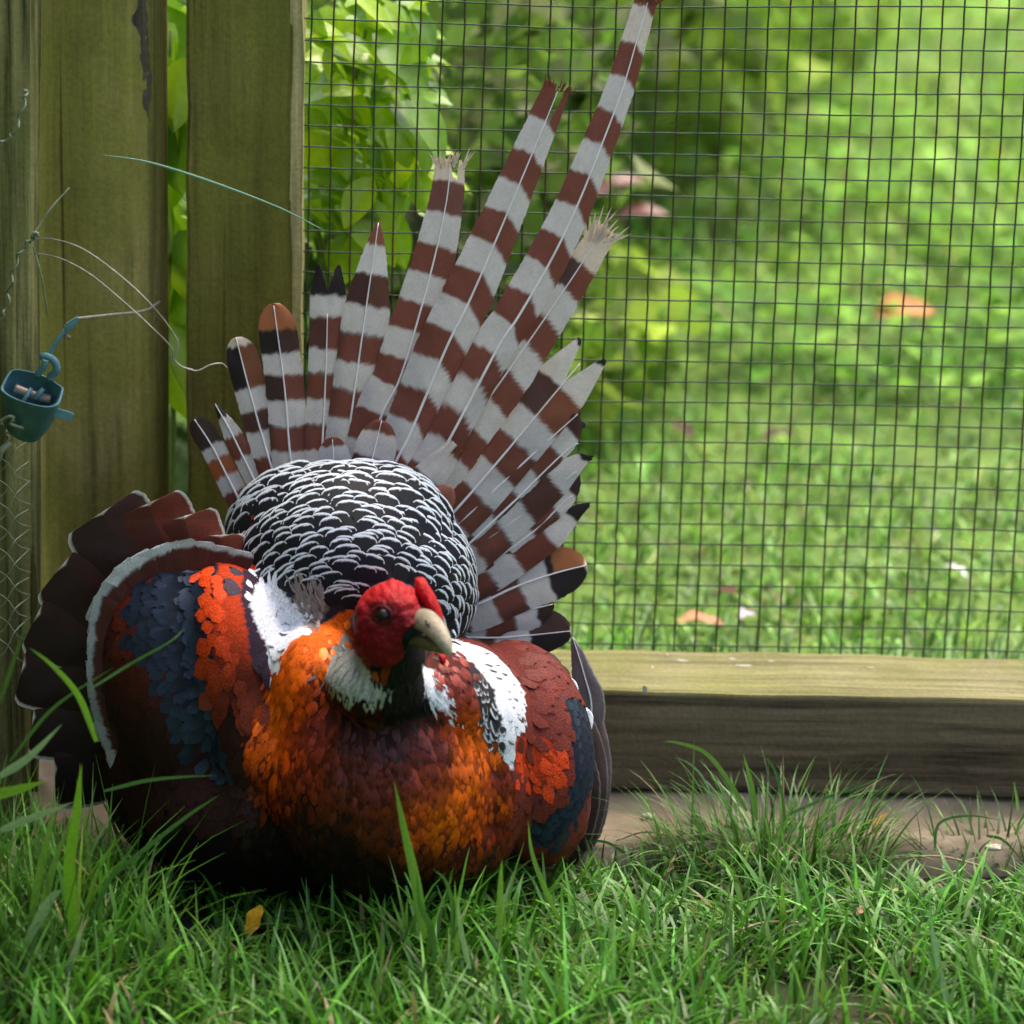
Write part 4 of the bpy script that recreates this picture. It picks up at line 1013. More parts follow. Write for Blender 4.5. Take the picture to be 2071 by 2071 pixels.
tf([(645, 1180), (612, 1040), (589, 939), (575, 780), (553, 613)], 38, 40, bars([(52, OR), (48, (BK, lin(70, 48, 40))), (44, WB), (52, (lin(64, 46, 42), BR)), (54, WB)], BR, 8, 50), YT, 'round', 3, 140, edge_dark=.5, slant=(-.1, .0))
tf([(662, 1180), (648, 1000), (652, 899), (660, 720), (664, 535)], 36, 38, bars([(58, BK), (44, WB), (64, (lin(84, 50, 44), BR)), (52, WB)], BR, 10, 52), YT, 'lobes', 4, 150, fray=5, edge_dark=.3)
tf([(680, 1180), (690, 1000), (704, 885), (738, 640), (766, 446)], 46, 50, bars([(46, lin(132, 80, 58)), (60, lin(206, 202, 196)), (64, (lin(70, 44, 40), lin(94, 60, 46))), (60, WB)], BR, 10, 58), YT, 'point', 5, 170, edge_dark=.35)
tf([(700, 1180), (745, 940), (772, 840), (808, 768), (844, 651), (880, 516), (904, 400), (911, 322)], 56, 54, bars([(40, CR), (66, lin(112, 72, 62)), (68, WB)], BR, 12, 60), YT, 'taper', 6, 200, fray=34, split=(.35, 44, .28), slant=(.0, .1))
tf([(715, 1180), (790, 960), (830, 876), (902, 705), (946, 616), (997, 500), (1044, 388), (1097, 261), (1133, 172)], 60, 44, bars([(74, BR), (72, WB)], BR, 14, 66), YT, 'taper', 8, 220, split=(.25, 80, .42), fray=22, slant=(.05, .75))
tf([(735, 1180), (835, 1000), (898, 908), (1006, 705), (1048, 641), (1113, 529), (1167, 417), (1218, 290), (1261, 174), (1294, 60), (1318, -22)], 50, 34, bars([(34, BR), (78, lin(206, 192, 178)), (70, BR), (76, WB)], BR, 16, 68), YT, 'taper', 9, 230, fray=50, slant=(.05, .9))
tf([(750, 1190), (850, 1000), (902, 930), (943, 867), (1028, 750), (1146, 579), (1226, 456)], 44, 54, bars([(86, CR), (62, (lin(78, 56, 54), BR)), (70, WB)], BR, 14, 66), YT, 'taper', 7, 180, fray=46, slant=(.0, .3))
tf([(765, 1195), (911, 1043), (1010, 930), (1141, 773), (1198, 706)], 58, 60, bars([(10, BK), (86, lin(206, 196, 186)), (78, (lin(80, 54, 46), lin(126, 74, 54))), (66, WB)], BR, 12, 66), YT, 'lobes', 5, 160, fray=6, slant=(.0, .1), edge_dark=.3)
tf([(780, 1210), (900, 1140), (1024, 1029), (1145, 912), (1188, 893)], 64, 62, bars([(26, BK), (78, WB), (80, (lin(100, 58, 46), lin(84, 52, 44)))], WB, 10, 64), YT, 'lobes', 4, 140, fray=8, slant=(.0, .1), edge_dark=.4)
tf([(800, 1230), (936, 1171), (1073, 1079), (1140, 1016), (1176, 992)], 62, 58, bars([(52, BK), (56, WB), (78, lin(108, 56, 44))], WB, 8, 62), YT, 'lobes', 3, 130, fray=5, slant=(-.1, .0), edge_dark=.6)
tf([(815, 1255), (950, 1227), (1040, 1188), (1120, 1160), (1187, 1143)], 58, 54, bars([(66, (lin(160, 98, 60), BK)), (14, BK), (62, WB)], BR, 8, 60), YT, 'round', 2, 120, slant=(-.15, -.05), edge_dark=.5, pale_tip=(9, CR))
tf([(830, 1285), (985, 1290), (1060, 1286), (1156, 1276)], 52, 40, bars([(82, (lin(72, 52, 44), BK)), (70, WB)], BR, 8, 60), YT, 'round', 1, 110, slant=(-.1, .0), edge_dark=.5, pale_tip=(6, CR))
for pth, hw, c0, od in [([(770, 1200), (900, 1085), (1060, 935), (1168, 838)], 50, (72, 46, 40), 4.5), ([(785, 1215), (910, 1140), (1050, 1045), (1166, 952)], 52, (52, 40, 38), 3.5), ([(800, 1240), (930, 1195), (1050, 1130), (1136, 1088)], 44, (60, 42, 38), 1.7), ([(820, 1268), (960, 1258), (1050, 1238), (1118, 1222)], 42, (58, 42, 38), 1.2)]:
    tf(pth, hw, hw, bars([(30, lin(*c0)), (50, WB)], BR, 10, 60), YT, 'round', od, 130, fray=5, slant=(-.05, .05), edge_dark=.45)
# short tail coverts at the base of the fan
YC = lambda x, y: YT(x, y) - .040
cv = lambda *a, **k_: vane('tail_covert', *a, YC, **k_)
cv([(715, 1080), (745, 960), (772, 850)], 40, 44, [(22, BR), (52, lin(198, 188, 182)), (60, lin(90, 58, 50)), (90, WB)], tip='round', order=2, nl=70)
cv([(680, 1080), (676, 960), (672, 884)], 34, 36, [(14, BR), (50, lin(194, 188, 184)), (90, BK)], tip='round', order=1, nl=60)
cv([(800, 1080), (850, 990), (926, 900)], 36, 34, [(20, (lin(196, 186, 178), BR)), (66, lin(200, 190, 182)), (46, lin(96, 58, 46)), (70, WB)], tip='taper', order=2, nl=70, fray=16, quill=False)
cv([(820, 1100), (870, 1040), (912, 985)], 30, 30, [(40, lin(150, 92, 72)), (40, WB), (60, BR)], tip='round', order=3, nl=60, quill=False)

# ---- wing flight feathers
YW = lambda x, y: -0.225 + 0.030 * np.clip((x - 120) / 300, 0, 1.3) * 0 - .02 * np.clip((y - 1050) / 400, 0, 1.2)
EDG = lin(214, 208, 190)
fl = [((440, 1230), (446, 1082), 46, (124, 60, 36)), ((415, 1240), (372, 1044), 62, (122, 56, 34)), ((385, 1250), (300, 1018), 70, (112, 48, 32)), ((350, 1290), (206, 1036), 84, (62, 34, 30)),
      ((330, 1330), (128, 1140), 84, (56, 24, 20)), ((320, 1380), (76, 1240), 78, (50, 21, 18)), ((320, 1430), (46, 1345), 74, (44, 19, 16)), ((330, 1500), (66, 1450), 74, (40, 17, 15)), ((340, 1560), (110, 1555), 74, (36, 15, 14))]
for i, (b, t_, hw, c) in enumerate(fl):
    c_ = lin(*c)
    vane('flight_feather', [b, ((b[0] + t_[0]) / 2 + 6, (b[1] + t_[1]) / 2 - 6), t_], hw * 1.12, hw * 1.12, [(400, (c_ * .55 + lin(40, 36, 36) * .3, c_))], YW, 'flat', order=(9 - i) * .75, nl=110, nu=41, quill=False, fringe=(7, EDG), mat=M_plume, camber=.004, wmax=.7, base_w=.5)
YW2 = lambda x, y: -.283 - .01 * np.clip((y - 1100) / 300, 0, 1)
wbar = [((471, 1112), 6), ((420, 1102), 8), ((366, 1098), 11), ((308, 1117), 18), ((256, 1144), 24), ((224, 1178), 25), ((196, 1216), 18), ((185, 1256), 12), ((181, 1312), 9), ((181, 1376), 9), ((190, 1435), 12), ((205, 1486), 16), ((222, 1530), 16)]
NB_ = 17
pc = curve([(p[0], p[1], 0) for p, _ in wbar], NB_); wc = np.interp(np.linspace(0, 1, NB_), np.linspace(0, 1, 13), [q for _, q in wbar])
GW = lin(178, 184, 182)
for i in range(NB_):                                       # the pale wing bar: tips of the greater coverts
    x, y = pc[i][:2]; T2 = pc[min(NB_ - 1, i + 1)] - pc[max(0, i - 1)]; T2 /= np.linalg.norm(T2); nx_, ny_ = T2[1], -T2[0]
    if nx_ * (x - 400) + ny_ * (y - 1350) < 0: nx_, ny_ = -nx_, -ny_
    h_ = wc[i] * .78
    g = GW * math.exp(random.gauss(0, .12)) * (1 - .35 * smooth(6, 11, i))
    vane('greater_covert', [(x - nx_ * (h_ + 50), y - ny_ * (h_ + 50)), (x - nx_ * 10, y - ny_ * 10), (x + nx_ * h_ * .5, y + ny_ * h_ * .5)], 44, 44, [(h_ * 1.1, g), (200, lin(74, 28, 22))], YW2, 'flat', order=i * .12, nl=40, nu=13, quill=False, mat=M_plume, camber=.0006, fray=3)
# wing on the other side
YR = lambda x, y: -0.195 - .02 * np.clip((y - 1300) / 300, 0, 1)
GB = lin(112, 96, 96)
vane('flight_feather', [(1172, 1560), (1196, 1440), (1180, 1360), (1158, 1288)], 34, 28, [(400, GB)], YR, 'point', order=1, nl=70, quill=True, mat=M_plume, fringe=(3, lin(190, 180, 172), 1))
for i, (pth, hw, c) in enumerate([([(1176, 1400), (1206, 1470), (1217, 1560), (1204, 1660), (1160, 1752)], 20, (104, 84, 80)), ([(1160, 1420), (1196, 1500), (1206, 1590), (1186, 1690), (1136, 1780)], 24, (84, 60, 56)), ([(1140, 1460), (1180, 1540), (1188, 1620), (1160, 1720), (1106, 1796)], 26, (66, 40, 36))]):
    vane('flight_feather', pth, hw, hw, [(900, lin(*c))], YR, 'point', order=1 + i, nl=80, nu=13, quill=False, fringe=(3, lin(150, 132, 124)), mat=M_plume, camber=.002)
YR2 = lambda x, y: -0.222 - .035 * np.clip((y - 1290) / 160, 0, 1.2)
mar = lin(126, 54, 36)
for i, (b, t_, hw) in enumerate([((960, 1400), (1066, 1306), 44), ((1010, 1440), (1124, 1338), 46), ((1000, 1420), (1098, 1352), 40), ((1050, 1490), (1160, 1374), 40), ((1090, 1540), (1192, 1436), 34)]):
    wh = i >= 3
    vane('secondary_feather', [b, ((b[0] + t_[0]) / 2 + 8, (b[1] + t_[1]) / 2 - 6), t_], hw, hw, [(14 if wh else 1, WHITE if wh else mar), (400, mar * (1.0 + .1 * (i % 2)))], YR2, 'round', order=2 + 3 * (i == 2), nl=60, nu=15, quill=False, fringe=(8 if wh else 4, WHITE), mat=M_plume, camber=.004)

# ---- head: bare red skin, eye, bill
def patch(name, poly, lift, mat, colf, step=3.0, edge=-.0012, bulge=9.0, body=hit, parent=bird):
    xs = [p[0] for p in poly]; ys = [p[1] for p in poly]
    pc_ = curve([(x, y, 0) for x, y in poly + [poly[0]]], 150)[:-1, :2]
    rings = 30; cx, cy = pc_.mean(0); V = []; C = []
    for r in range(rings + 1):
        f = 1 - r / rings
        for q in pc_:
            x, y = cx + (q[0] - cx) * f, cy + (q[1] - cy) * f
            pos, n = body(x, y)
            if pos is None:
                f2 = f * .93; pos, n = body(cx + (q[0] - cx) * f2, cy + (q[1] - cy) * f2)
                if pos is None: pos, n = np.array(tuple(P(x, y, -.43))), -FWa
            d = (1 - f) * 60
            h = edge + (lift - edge) * smooth(0, bulge, d) + .0018 * vnoise(x * .07, y * .07, 4) + .0012 * vnoise(x * .22, y * .22, 8)
            V.append(pos + n * h); C.append(colf(x, y))
    n_ = len(pc_)
    F = [(r * n_ + j, r * n_ + (j + 1) % n_, (r + 1) * n_ + (j + 1) % n_, (r + 1) * n_ + j) for r in range(rings) for j in range(n_)]
    return link(name, mesh_np(name, np.array(V) - BO, F, np.array(C)), mat, parent)
FACE = [(716, 1223), (742, 1190), (780, 1172), (808, 1172), (834, 1185), (848, 1212), (852, 1240), (846, 1262), (822, 1276), (815, 1300), (814, 1330), (798, 1346), (770, 1353), (744, 1344), (720, 1326), (713, 1288)]
def facecol(x, y):
    d = math.hypot((x - 776) / 1.15, y - 1243)
    c = lin(112, 4, 18) * (1 + .18 * vnoise(x * .2, y * .2))
    up = smooth(1260, 1200, y); c = c * (1 - up) + lin(158, 4, 14) * up
    ring = math.exp(-((d - 19) / 8) ** 2) * .6; c = c * (1 - ring) + lin(70, 10, 14) * ring
    return np.clip(c, 0, 1)
patch('face_wattle', FACE, .0030, M_skin, facecol)
# the wattle of the far cheek shows above the bill as a raised red flap
def flap(name, pts, Y0, Y1, thick, col, mat=M_skin):
    pc_ = curve([(x, y, 0) for x, y in pts + [pts[0]]], 40)[:-1, :2]; cx, cy = pc_.mean(0); A = Acc(); V = []; n_ = len(pc_)
    for s_, f in ((1, .0), (1, .55), (1, .86), (0, 1.0), (-1, .86), (-1, .55), (-1, .0)):
        for q in pc_:
            x, y = cx + (q[0] - cx) * f, cy + (q[1] - cy) * f
            Yb = Y0 + (Y1 - Y0) * (y - min(p[1] for p in pts)) / (max(p[1] for p in pts) - min(p[1] for p in pts))
            V.append(tuple(P(x, y, Yb - s_ * thick * math.sqrt(1 - f * f) + .0004 * vnoise(x * .2, y * .2))))
    F = [(r * n_ + j, r * n_ + (j + 1) % n_, (r + 1) * n_ + (j + 1) % n_, (r + 1) * n_ + j) for r in range(6) for j in range(n_)]
    A.add(V, F, col); return A.build(name, mat, bird, BO)
flap('far_wattle', [(840, 1168), (857, 1168), (868, 1184), (880, 1204), (892, 1232), (898, 1256), (895, 1266), (882, 1258), (868, 1240), (856, 1226), (846, 1212), (838, 1190)], -.435, -.452, .009, lin(164, 5, 14))
flap('far_wattle', [(888, 1322), (900, 1326), (902, 1338), (896, 1346), (888, 1338)], -.452, -.455, .004, lin(170, 12, 30))
# bill
def bill(name, spine, rad_u, rad_l, col0, col1):
    c = curve([P(*q) for q in spine], 26); n_ = 18; A = Acc(); V = []; C = []
    T = np.gradient(c, axis=0); T /= np.linalg.norm(T, axis=1)[:, None]
    side = np.cross(T, np.array((0.25, -.35, .9))); side /= np.linalg.norm(side, axis=1)[:, None]; up = np.cross(side, T)
    ru = np.interp(np.linspace(0, 1, 26), np.linspace(0, 1, len(rad_u)), rad_u); rl = np.interp(np.linspace(0, 1, 26), np.linspace(0, 1, len(rad_l)), rad_l)
    for i in range(26):
        for j in range(n_):
            a = 2 * math.pi * j / n_; s_, k_ = math.cos(a), math.sin(a)
            V.append(c[i] + side[i] * (s_ * ru[i] * .85) + up[i] * (k_ * (ru[i] if k_ > 0 else rl[i])))
            m = i / 25; C.append(col0 * (1 - m) + col1 * m)
    F = [(i * n_ + j, i * n_ + (j + 1) % n_, (i + 1) * n_ + (j + 1) % n_, (i + 1) * n_ + j) for i in range(25) for j in range(n_)]
    A.add(V, F, np.array(C)); return A.build(name, M_beak, bird, BO)
ub = bill('upper_bill', [(842, 1262, -.455), (862, 1262, -.470), (882, 1278, -.487), (897, 1298, -.499), (906, 1316, -.505), (905, 1325, -.505)], [.0120, .0120, .0104, .0076, .0045, .0006], [.0060, .0060, .0055, .0045, .0035, .0005], lin(120, 112, 94), lin(166, 156, 132))
bill('lower_bill', [(824, 1294, -.462), (848, 1297, -.470), (868, 1304, -.480), (886, 1313, -.490), (897, 1320, -.495)], [.0035, .0055, .0060, .0045, .0010], [.0035, .0050, .0048, .0035, .0008], lin(70, 66, 36), lin(104, 98, 66))
A = Acc(); A.add(*tube([P(860, 1254, -.4855), P(866, 1262, -.4895), P(870, 1270, -.492)], [.0006, .0013, .0005], 6)); A.build('nostril', M_eye, bird, BO)
# eye
pe, ne = hit(776, 1243); q = Vector(ne).to_track_quat('Z', 'Y').to_matrix()
A = Acc(); nu_, nv_ = 20, 10; V = []
for i in range(nv_ + 1):
    for j in range(nu_):
        a, b = 2 * math.pi * j / nu_, math.pi / 2 * i / nv_
        V.append(pe + ne * .0012 + np.array(tuple(q @ Vector((math.sin(b) * math.cos(a), math.sin(b) * math.sin(a) * .85, math.cos(b) * .75)))) * .0062)
F = [(i * nu_ + j, i * nu_ + (j + 1) % nu_, (i + 1) * nu_ + (j + 1) % nu_, (i + 1) * nu_ + j) for i in range(nv_) for j in range(nu_)]
A.add(V, F); A.build('eye', M_eye, bird, BO)
V = [pe + ne * .0022 + np.array(tuple(q @ Vector((math.cos(a), math.sin(a) * .85, 0)))) * .0078 for a in np.linspace(0, 2 * math.pi, 33)]
A = Acc(); A.add(*tube(V, .0016, 8, False), C=lin(66, 8, 14)); A.build('eyelid', M_skin, bird, BO)

# ---- legs and toes
M_leg = simple_mat('leg_scales', (0.10, 0.085, 0.07), (0.20, 0.17, 0.14), 300, 0.6, bump=0.5)
for lx, ly in ((600, 1800), (790, 1815)):
    hip, foot = P(lx, 1720, -.30), G(lx, ly + 40)
    foot.z = 0.006; kn = hip.lerp(foot, .45) + Vector((0, .012, 0))
    A = Acc(); A.add(*tube(curve([hip, kn, foot], 14), np.linspace(.0075, .0042, 14), 8)); leg = A.build('leg', M_leg, bird, BO)
    for a in (-.6, 0, .6, math.pi):
        Lt = .045 if abs(a) < 1 else .018; d = Vector((math.sin(a), -math.cos(a), 0))
        A = Acc(); A.add(*tube(curve([foot, foot + d * Lt * .5 + Vector((0, 0, .004)), foot + d * Lt + Vector((0, 0, -.002))], 8), np.linspace(.004, .0012, 8), 7)); A.build('toe', M_leg, leg, BO)

# ================================================================== garden behind the mesh
def leaf_mesh(L, W, fold, bend, c1, c2, nv=9, nu=5, name='leaf', wav=0.0):
    u = np.linspace(-1, 1, nu); v = np.linspace(0, 1, nv); V = []; C = []
    for b in v:
        wd = W * math.sin(math.pi * min(1, b * .96 + .04)) ** .8 * (1 - .35 * b)
        ang = bend * b
        for a in u:
            y = L * (math.sin(ang) / bend if bend else b); z = -L * ((1 - math.cos(ang)) / bend if bend else 0)
            V.append((a * wd, y, z + abs(a) * wd * fold + wav * math.sin(b * 14 + a * 3) * abs(a)))
            m = .25 if abs(a) < .1 else 0; C.append(np.asarray(c1) * (1 - m) + np.asarray(c2) * m)
    F = [(j * nu + i, j * nu + i + 1, (j + 1) * nu + i + 1, (j + 1) * nu + i) for j in range(nv - 1) for i in range(nu - 1)]
    return mesh_np(name, V, F, np.array(C))
LEAVES = [leaf_mesh(.062, .0200, .25, b, c, (.40, .52, .12)) for b in (.5, 1.0, 1.6) for c in ((.26, .44, .010), (.36, .54, .008), (.16, .33, .012))]
def leafy(root_px, rootY, spots, label, stems, scale=(.7, 1.2), down=.5, prefer=0.0):
    base = P(*root_px, rootY); base.z = 0
    root = empty('leafy_shrub', base); tag(root, label, 'shrub', 'leafy shrubs behind the fence')
    for st in stems:
        A = Acc(); c = curve([P(*q) for q in st], 24); A.add(*tube(c, np.linspace(.0040, .0016, 24), 6), C=(.16, .24, .07)); A.build('stem', M_leaf, root, base)
    for px, py, Y, ang, s in spots:
        o = link('leaf', random.choice(LEAVES), M_leaf, root)
        o.location = P(px, py, Y) - base
        d = RT * math.cos(ang) - UP * math.sin(ang) - fwd * random.uniform(-.3, .5); d.normalize()
        up = (UP * .8 - fwd * random.uniform(0, .9) + RT * random.uniform(-.4, .4)); x = d.cross(up).normalized(); z = x.cross(d)
        m = Matrix((x, d, z)).transposed(); o.rotation_euler = m.to_euler(); o.scale = (s, s, s)
sp = []
for k in range(230):
    px = random.uniform(600, 850); py = random.uniform(-30, 480)
    if px > 830 - .35 * max(0, py - 200) and random.random() < .6: continue
    sp.append((px, py, random.uniform(.10, .34), random.uniform(-.6, 2.1), random.uniform(.5, 1.0)))
sp += [(650, 90, .16, .15, 1.2), (700, 40, .2, .0, 1.3), (760, 65, .14, .75, 1.2), (790, 210, .13, .55, 1.4), (800, 140, .18, .8, 1.3), (760, 300, .15, .9, 1.3), (700, 230, .13, .9, 1.1), (820, 190, .12, .9, 1.2), (660, 330, .15, .7, 1.4), (700, 400, .12, .8, 1.3), (770, 250, .16, 1.0, 1.5)]
leafy((700, 900), .22, sp, 'bright broad leaved shrub just behind the wire mesh',
      [[(640, 700, .2), (660, 480, .2), (700, 260, .2), (740, 60, .2)], [(700, 700, .22), (660, 560, .21), (625, 430, .2), (612, 300, .2)], [(830, 700, .24), (812, 560, .24), (790, 430, .22), (740, 300, .2)], [(680, 690, .2), (664, 560, .17), (644, 470, .15), (632, 445, .14)]])
sp = [(random.uniform(300, 385), random.uniform(-20, 700), random.uniform(.06, .22), random.uniform(.3, 2.0), random.uniform(.9, 1.6)) for _ in range(46)]
sp += [(330, 180, .08, .9, 1.2), (350, 235, .07, 1.6, 1.2), (345, 285, .08, 2.4, 1.5), (340, 430, .08, 1.4, 1.7), (345, 620, .08, 1.2, 1.5), (350, 700, .08, 1.4, 1.2)]
leafy((340, 900), .14, sp, 'broad leaved shrub showing in the gap between the two posts', [[(340, 1200, .15), (350, 800, .15), (335, 400, .15), (345, 60, .15)]])

def bush(px, py, Y, rx, rz, n, cols, label, Lr=(.03, .07), ry=.25, z0=.02, name='garden_bush', grp=None):
    base = P(px, py, Y); base.z = 0; root = empty(name, base); tag(root, label, 'bush', grp or 'bushes on the far side of the lawn')
    A = Acc(); cols = np.asarray(cols)
    for k in range(n):
        a = rng.normal(0, 1, 3); a /= np.linalg.norm(a) ; r = rng.random() ** .4
        p = np.array((a[0] * rx * r, a[1] * ry * r, z0 + rz * .5 + a[2] * rz * .5 * r)); L = rng.uniform(*Lr); W = L * rng.uniform(.2, .36)
        d = np.array((rng.normal(0, .7), rng.normal(0, .7), rng.normal(.1, .6))); d /= np.linalg.norm(d)
        s_ = np.cross(d, rng.normal(0, 1, 3)); s_ /= np.linalg.norm(s_) + 1e-9; n_ = np.cross(s_, d)
        V = [p, p + d * L * .5 - s_ * W + n_ * W * .3, p + d * L - n_ * W * .5, p + d * L * .5 + s_ * W + n_ * W * .3]
        A.add(V, [(0, 1, 2, 3)], cols[rng.integers(len(cols))] * math.exp(rng.normal(0, .25)))
    tag(A.build('foliage', M_weed, root), kind='stuff')
    for k in range(4):
        t_ = Vector((rng.uniform(-.6, .6) * rx, rng.uniform(-.5, .5) * ry, rz * .8))
        A = Acc(); A.add(*tube(curve([(t_.x * .2, t_.y * .2, -.02), t_ * .5, t_], 8), np.linspace(.006, .002, 8), 6)); A.build('stem', M_bark, root)
GM = [(.20, .35, .04), (.28, .43, .05), (.14, .24, .04), (.38, .52, .08), (.28, .36, .12)]
GD = [(.09, .17, .03), (.13, .24, .03), (.20, .32, .05), (.18, .21, .09)]
bush(1180, 330, 1.75, .30, .42, 1500, GM, 'mid green bush left of the bright lawn')
bush(1010, 300, 1.55, .20, .34, 800, GD + [(.09, .2, .02)], 'dark green bush beside the tree trunk')
bush(1400, 230, 2.30, .28, .30, 1000, GM + [(.2, .34, .05)], 'pale blurred bush with soft gaps by the far lawn')
bush(760, 500, .75, .20, .34, 900, GD, 'low dark bush behind the broad leaved shrub')
bush(480, 500, .80, .42, .75, 1900, GD, 'tall dark bush behind the two posts')
bush(1130, 470, 1.05, .14, .12, 420, GM, 'small leafy clump below the pink flower')

def tree():
    c = G(930, 430); root = empty('small_tree', c); tag(root, 'dark slim tree trunk behind the shrub leaves', 'tree')
    A = Acc(); A.add(*tube(curve([(0, 0, -.03), (.01, 0, .25), (-.03, .02, .55), (-.09, .13, 1.2), (-.10, .6, 2.6)], 30), np.linspace(.050, .034, 30) * (1 + .05 * np.sin(np.arange(30))), 14)); A.build('trunk', M_bark, root)
    A = Acc(); A.add(*tube(curve([(-.03, .02, .50), (-.14, .02, .60), (-.26, .03, .66), (-.4, .05, .9)], 20), np.linspace(.030, .018, 20), 10)); A.build('limb', M_bark, root)
    A = Acc()
    for k in range(900):
        p = np.array((rng.normal(-.12, .45), rng.normal(.7, .4), 2.7 + rng.normal(0, .25))); d = rng.normal(0, 1, 3); d /= np.linalg.norm(d); s_ = np.cross(d, rng.normal(0, 1, 3)); s_ /= np.linalg.norm(s_); L = .08
        A.add([p, p + d * L * .5 - s_ * .02, p + d * L, p + d * L * .5 + s_ * .02], [(0, 1, 2, 3)], np.array((.06, .15, .015)) * math.exp(rng.normal(0, .3)))
    tag(A.build('crown', M_leaf, root), kind='stuff')
tree()

A = Acc()
for k in range(1500):                                     # low broad-leaved weeds in the lawn
    x, y = rng.uniform(.0, .95), rng.uniform(.9, 2.5)
    if vnoise(x * 3, y * 3, 31) < -.05 + .3 * (x > .7): continue
    p = np.array((x, y, rng.uniform(.02, .09))); a = rng.uniform(0, 6.28); L = rng.uniform(.025, .055); W = L * rng.uniform(.25, .4)
    d = np.array((math.cos(a), math.sin(a), rng.uniform(-.2, .7))); d /= np.linalg.norm(d); s_ = np.cross(d, (0, 0, 1)); s_ /= np.linalg.norm(s_); n_ = np.cross(s_, d)
    col = np.array([(.18, .39, .03), (.12, .29, .03), (.24, .45, .06), (.10, .22, .03)][rng.integers(4)]) * math.exp(rng.normal(0, .2))
    A.add([p, p + d * L * .5 - s_ * W + n_ * W * .4, p + d * L, p + d * L * .5 + s_ * W + n_ * W * .4], [(0, 1, 2, 3)], col)
tag(A.build('lawn_weeds', M_weed), 'low broad leaved weeds growing in the far lawn', 'weeds', kind='stuff')

# ================================================================== small litter
def litter(name, label, cat, p, L, W, col, rz, rx=.15, bend=1.0, mat=M_dull, c2=None, wav=.002, grp=None):
    me_ = leaf_mesh(L, W, .35, bend, col, c2 if c2 is not None else col, 9, 5, name, wav)
    o = link(name, me_, mat); o.location = p; o.rotation_euler = (rx, random.uniform(-.2, .2), rz); tag(o, label, cat, grp); return o
def on_lawn(px, py, h=.035): p = G(px, py, h); return p
litter('dry_leaf', 'large curled orange dry leaf lying on the bright lawn', 'leaf', on_lawn(1770, 640, .075), .085, .032, (.50, .20, .08), -1.3, .3, .8, c2=(.6, .4, .2))
litter('dry_leaf', 'pinkish dry leaf lying on the lawn against the rail', 'leaf', on_lawn(1370, 1258, .03), .052, .018, (.52, .24, .14), -1.5, .2, .7, c2=(.62, .38, .3))
litter('dry_leaf', 'small purple brown leaf standing on the lawn', 'leaf', on_lawn(1400, 885, .03), .035, .012, (.10, .045, .05), .9, .6, .6)
litter('dry_leaf', 'dark wrinkled leaf pair on the lawn beside the purple brown leaf', 'leaf', on_lawn(1540, 890, .03), .05, .014, (.085, .05, .04), -1.2, .4, .8)
litter('dry_leaf', 'dark brown leaf with lilac petal close to the rail', 'leaf', on_lawn(1500, 1205, .03), .03, .012, (.11, .04, .03), 1.9, .6, .8)
litter('petal', 'small pale lilac petal on the lawn close to the rail', 'petal', on_lawn(1520, 1240, .03), .024, .009, (.55, .42, .52), 2.6, .4, .6)
litter('dry_leaf', 'white bleached scrap on the lawn near the rail', 'scrap', on_lawn(1955, 1165, .04), .024, .010, (.7, .72, .7), 1.2, .5, .3)
litter('yellow_leaf', 'bright orange yellow leaf in the grass under the breast', 'leaf', P(528, 1832, -.42), .030, .0085, (.62, .33, .02), 2.6, -.9, .4)
litter('dry_leaf', 'upright orange brown leaf in the tuft on the concrete', 'leaf', P(1770, 1685, -.20), .024, .006, (.46, .22, .07), -.6, 1.0, .9)
litter('dry_leaf', 'flat pinkish brown leaf in a thin patch of grass', 'leaf', G(1715, 1850, .02), .045, .010, (.42, .25, .17), -1.2, .15, 1.1, c2=(.55, .38, .28))
litter('dry_leaf', 'small pale brown leaf scrap in the grass below the flat leaf', 'leaf', G(1765, 1915, .02), .018, .008, (.45, .30, .2), .3, .3, .8)
litter('dry_leaf', 'curled straw coloured leaf at the grass edge near the concrete', 'leaf', G(1800, 1800, .015), .04, .005, (.48, .36, .22), -1.6, .3, 1.8)
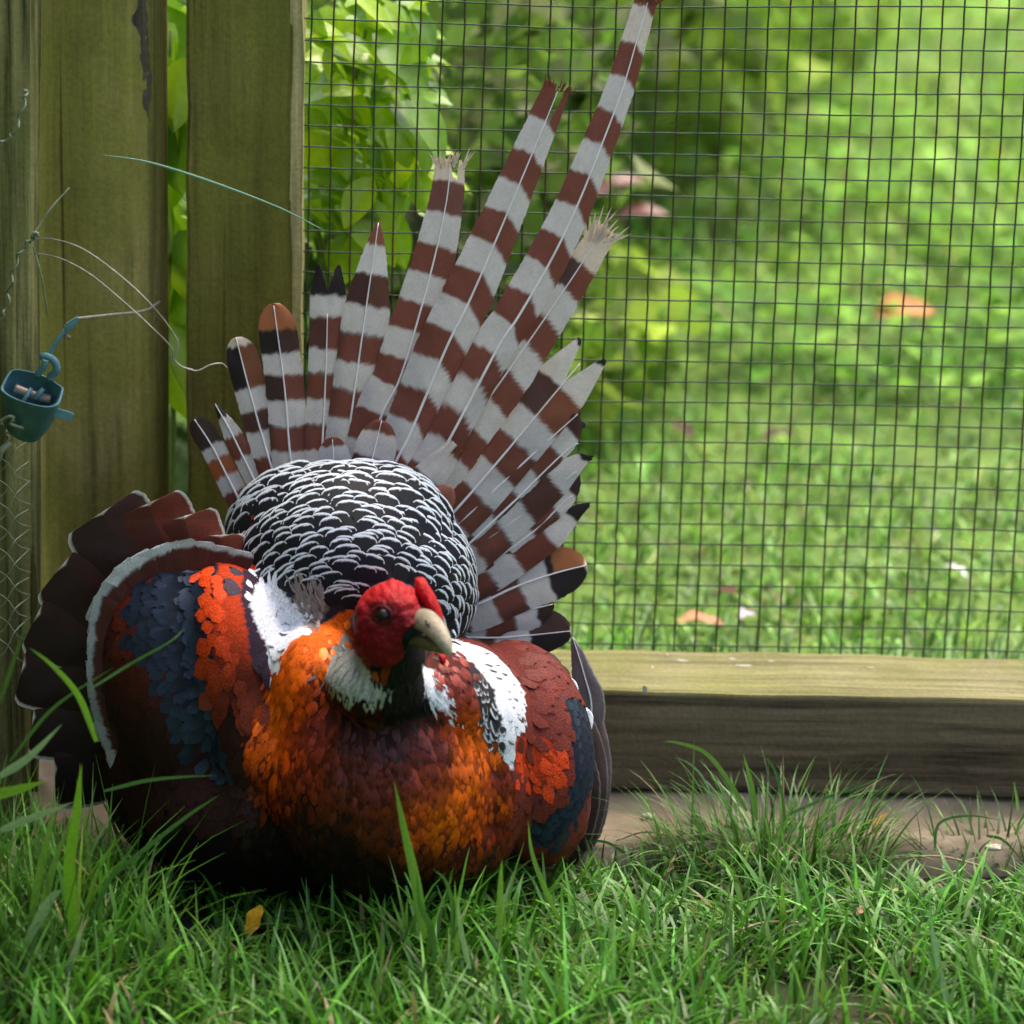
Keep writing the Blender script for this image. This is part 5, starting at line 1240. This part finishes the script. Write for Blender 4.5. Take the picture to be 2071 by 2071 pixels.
for px, py, L, rz, lab in [(1540, 1880, .07, -1.1, 'bent brown straw lying in the grass patch'), (1900, 1745, .08, -1.75, 'long pale straw along the edge of the concrete'), (1300, 1695, .05, -1.3, 'thin straw on the concrete beside the wing'), (1720, 1835, .05, -2.0, 'short arched straw beside the flat leaf')]:
    c = G(px, py, .018); A = Acc(); d = Vector((math.sin(-rz), math.cos(rz), 0)) * L * .5
    A.add(*tube(curve([c - d, c + Vector((0, 0, .006)), c + d], 14), .0011, 6), C=(.46, .34, .2)); o = A.build('straw', M_dull, None, c); o.location = c; tag(o, lab, 'straw')
for px, py, s_, lab in [(1312, 1650, .0045, 'white chip of stone on the concrete beside the wing'), (2010, 1713, .005, 'white chip of stone beside the small tuft'), (1742, 1675, .003, 'tiny pale chip on the concrete by the large tuft'), (1330, 1688, .0028, 'tiny grit chip on the concrete near the straw')]:
    bm = bmesh.new(); bmesh.ops.create_icosphere(bm, subdivisions=2, radius=s_)
    for v in bm.verts: v.co = Vector((v.co.x * 1.5, v.co.y, v.co.z * .5)) * (1 + .5 * noise.noise(v.co * 400))
    me_ = bpy.data.meshes.new('stone_chip'); bm.to_mesh(me_); bm.free(); o = link('stone_chip', me_, M_lich); o.location = G(px, py, .018); tag(o, lab, 'stone')
def flower(px, py, Y):
    c = P(px, py, Y); base = Vector((c.x, c.y, 0)); root = empty('pink_flower', base); tag(root, 'blurred pale pink flower above dark red leaves', 'flower')
    A = Acc(); A.add(*tube(curve([(0, 0, 0), (.01, 0, c.z * .5), (0, 0, c.z)], 10), .0025, 6), C=(.1, .18, .05)); A.build('stem', M_leaf, root)
    pm = leaf_mesh(.022, .010, .2, .8, (.62, .42, .52), (.7, .55, .6), 6, 3, 'petal')
    for k in range(7):
        o = link('petal', pm, M_dull, root); o.location = (0, 0, c.z); o.rotation_euler = (.6, 0, k * .9)
    rm = leaf_mesh(.06, .014, .3, .9, (.16, .025, .015), (.22, .05, .03), 6, 3, 'leaf')
    for k, (dx, dz, a) in enumerate([(.02, -.03, -1.5), (.05, -.02, -1.2), (-.03, -.05, 1.4), (.07, -.05, -1.6), (-.06, .0, 1.7), (-.12, .02, 1.3), (.0, -.07, -1.9), (-.15, .07, 1.0), (-.18, -.03, 1.5)]):
        o = link('leaf', rm, M_leaf, root); o.location = (dx, 0, c.z + dz); o.rotation_euler = (.5, .3, a)
flower(1118, 345, .95)
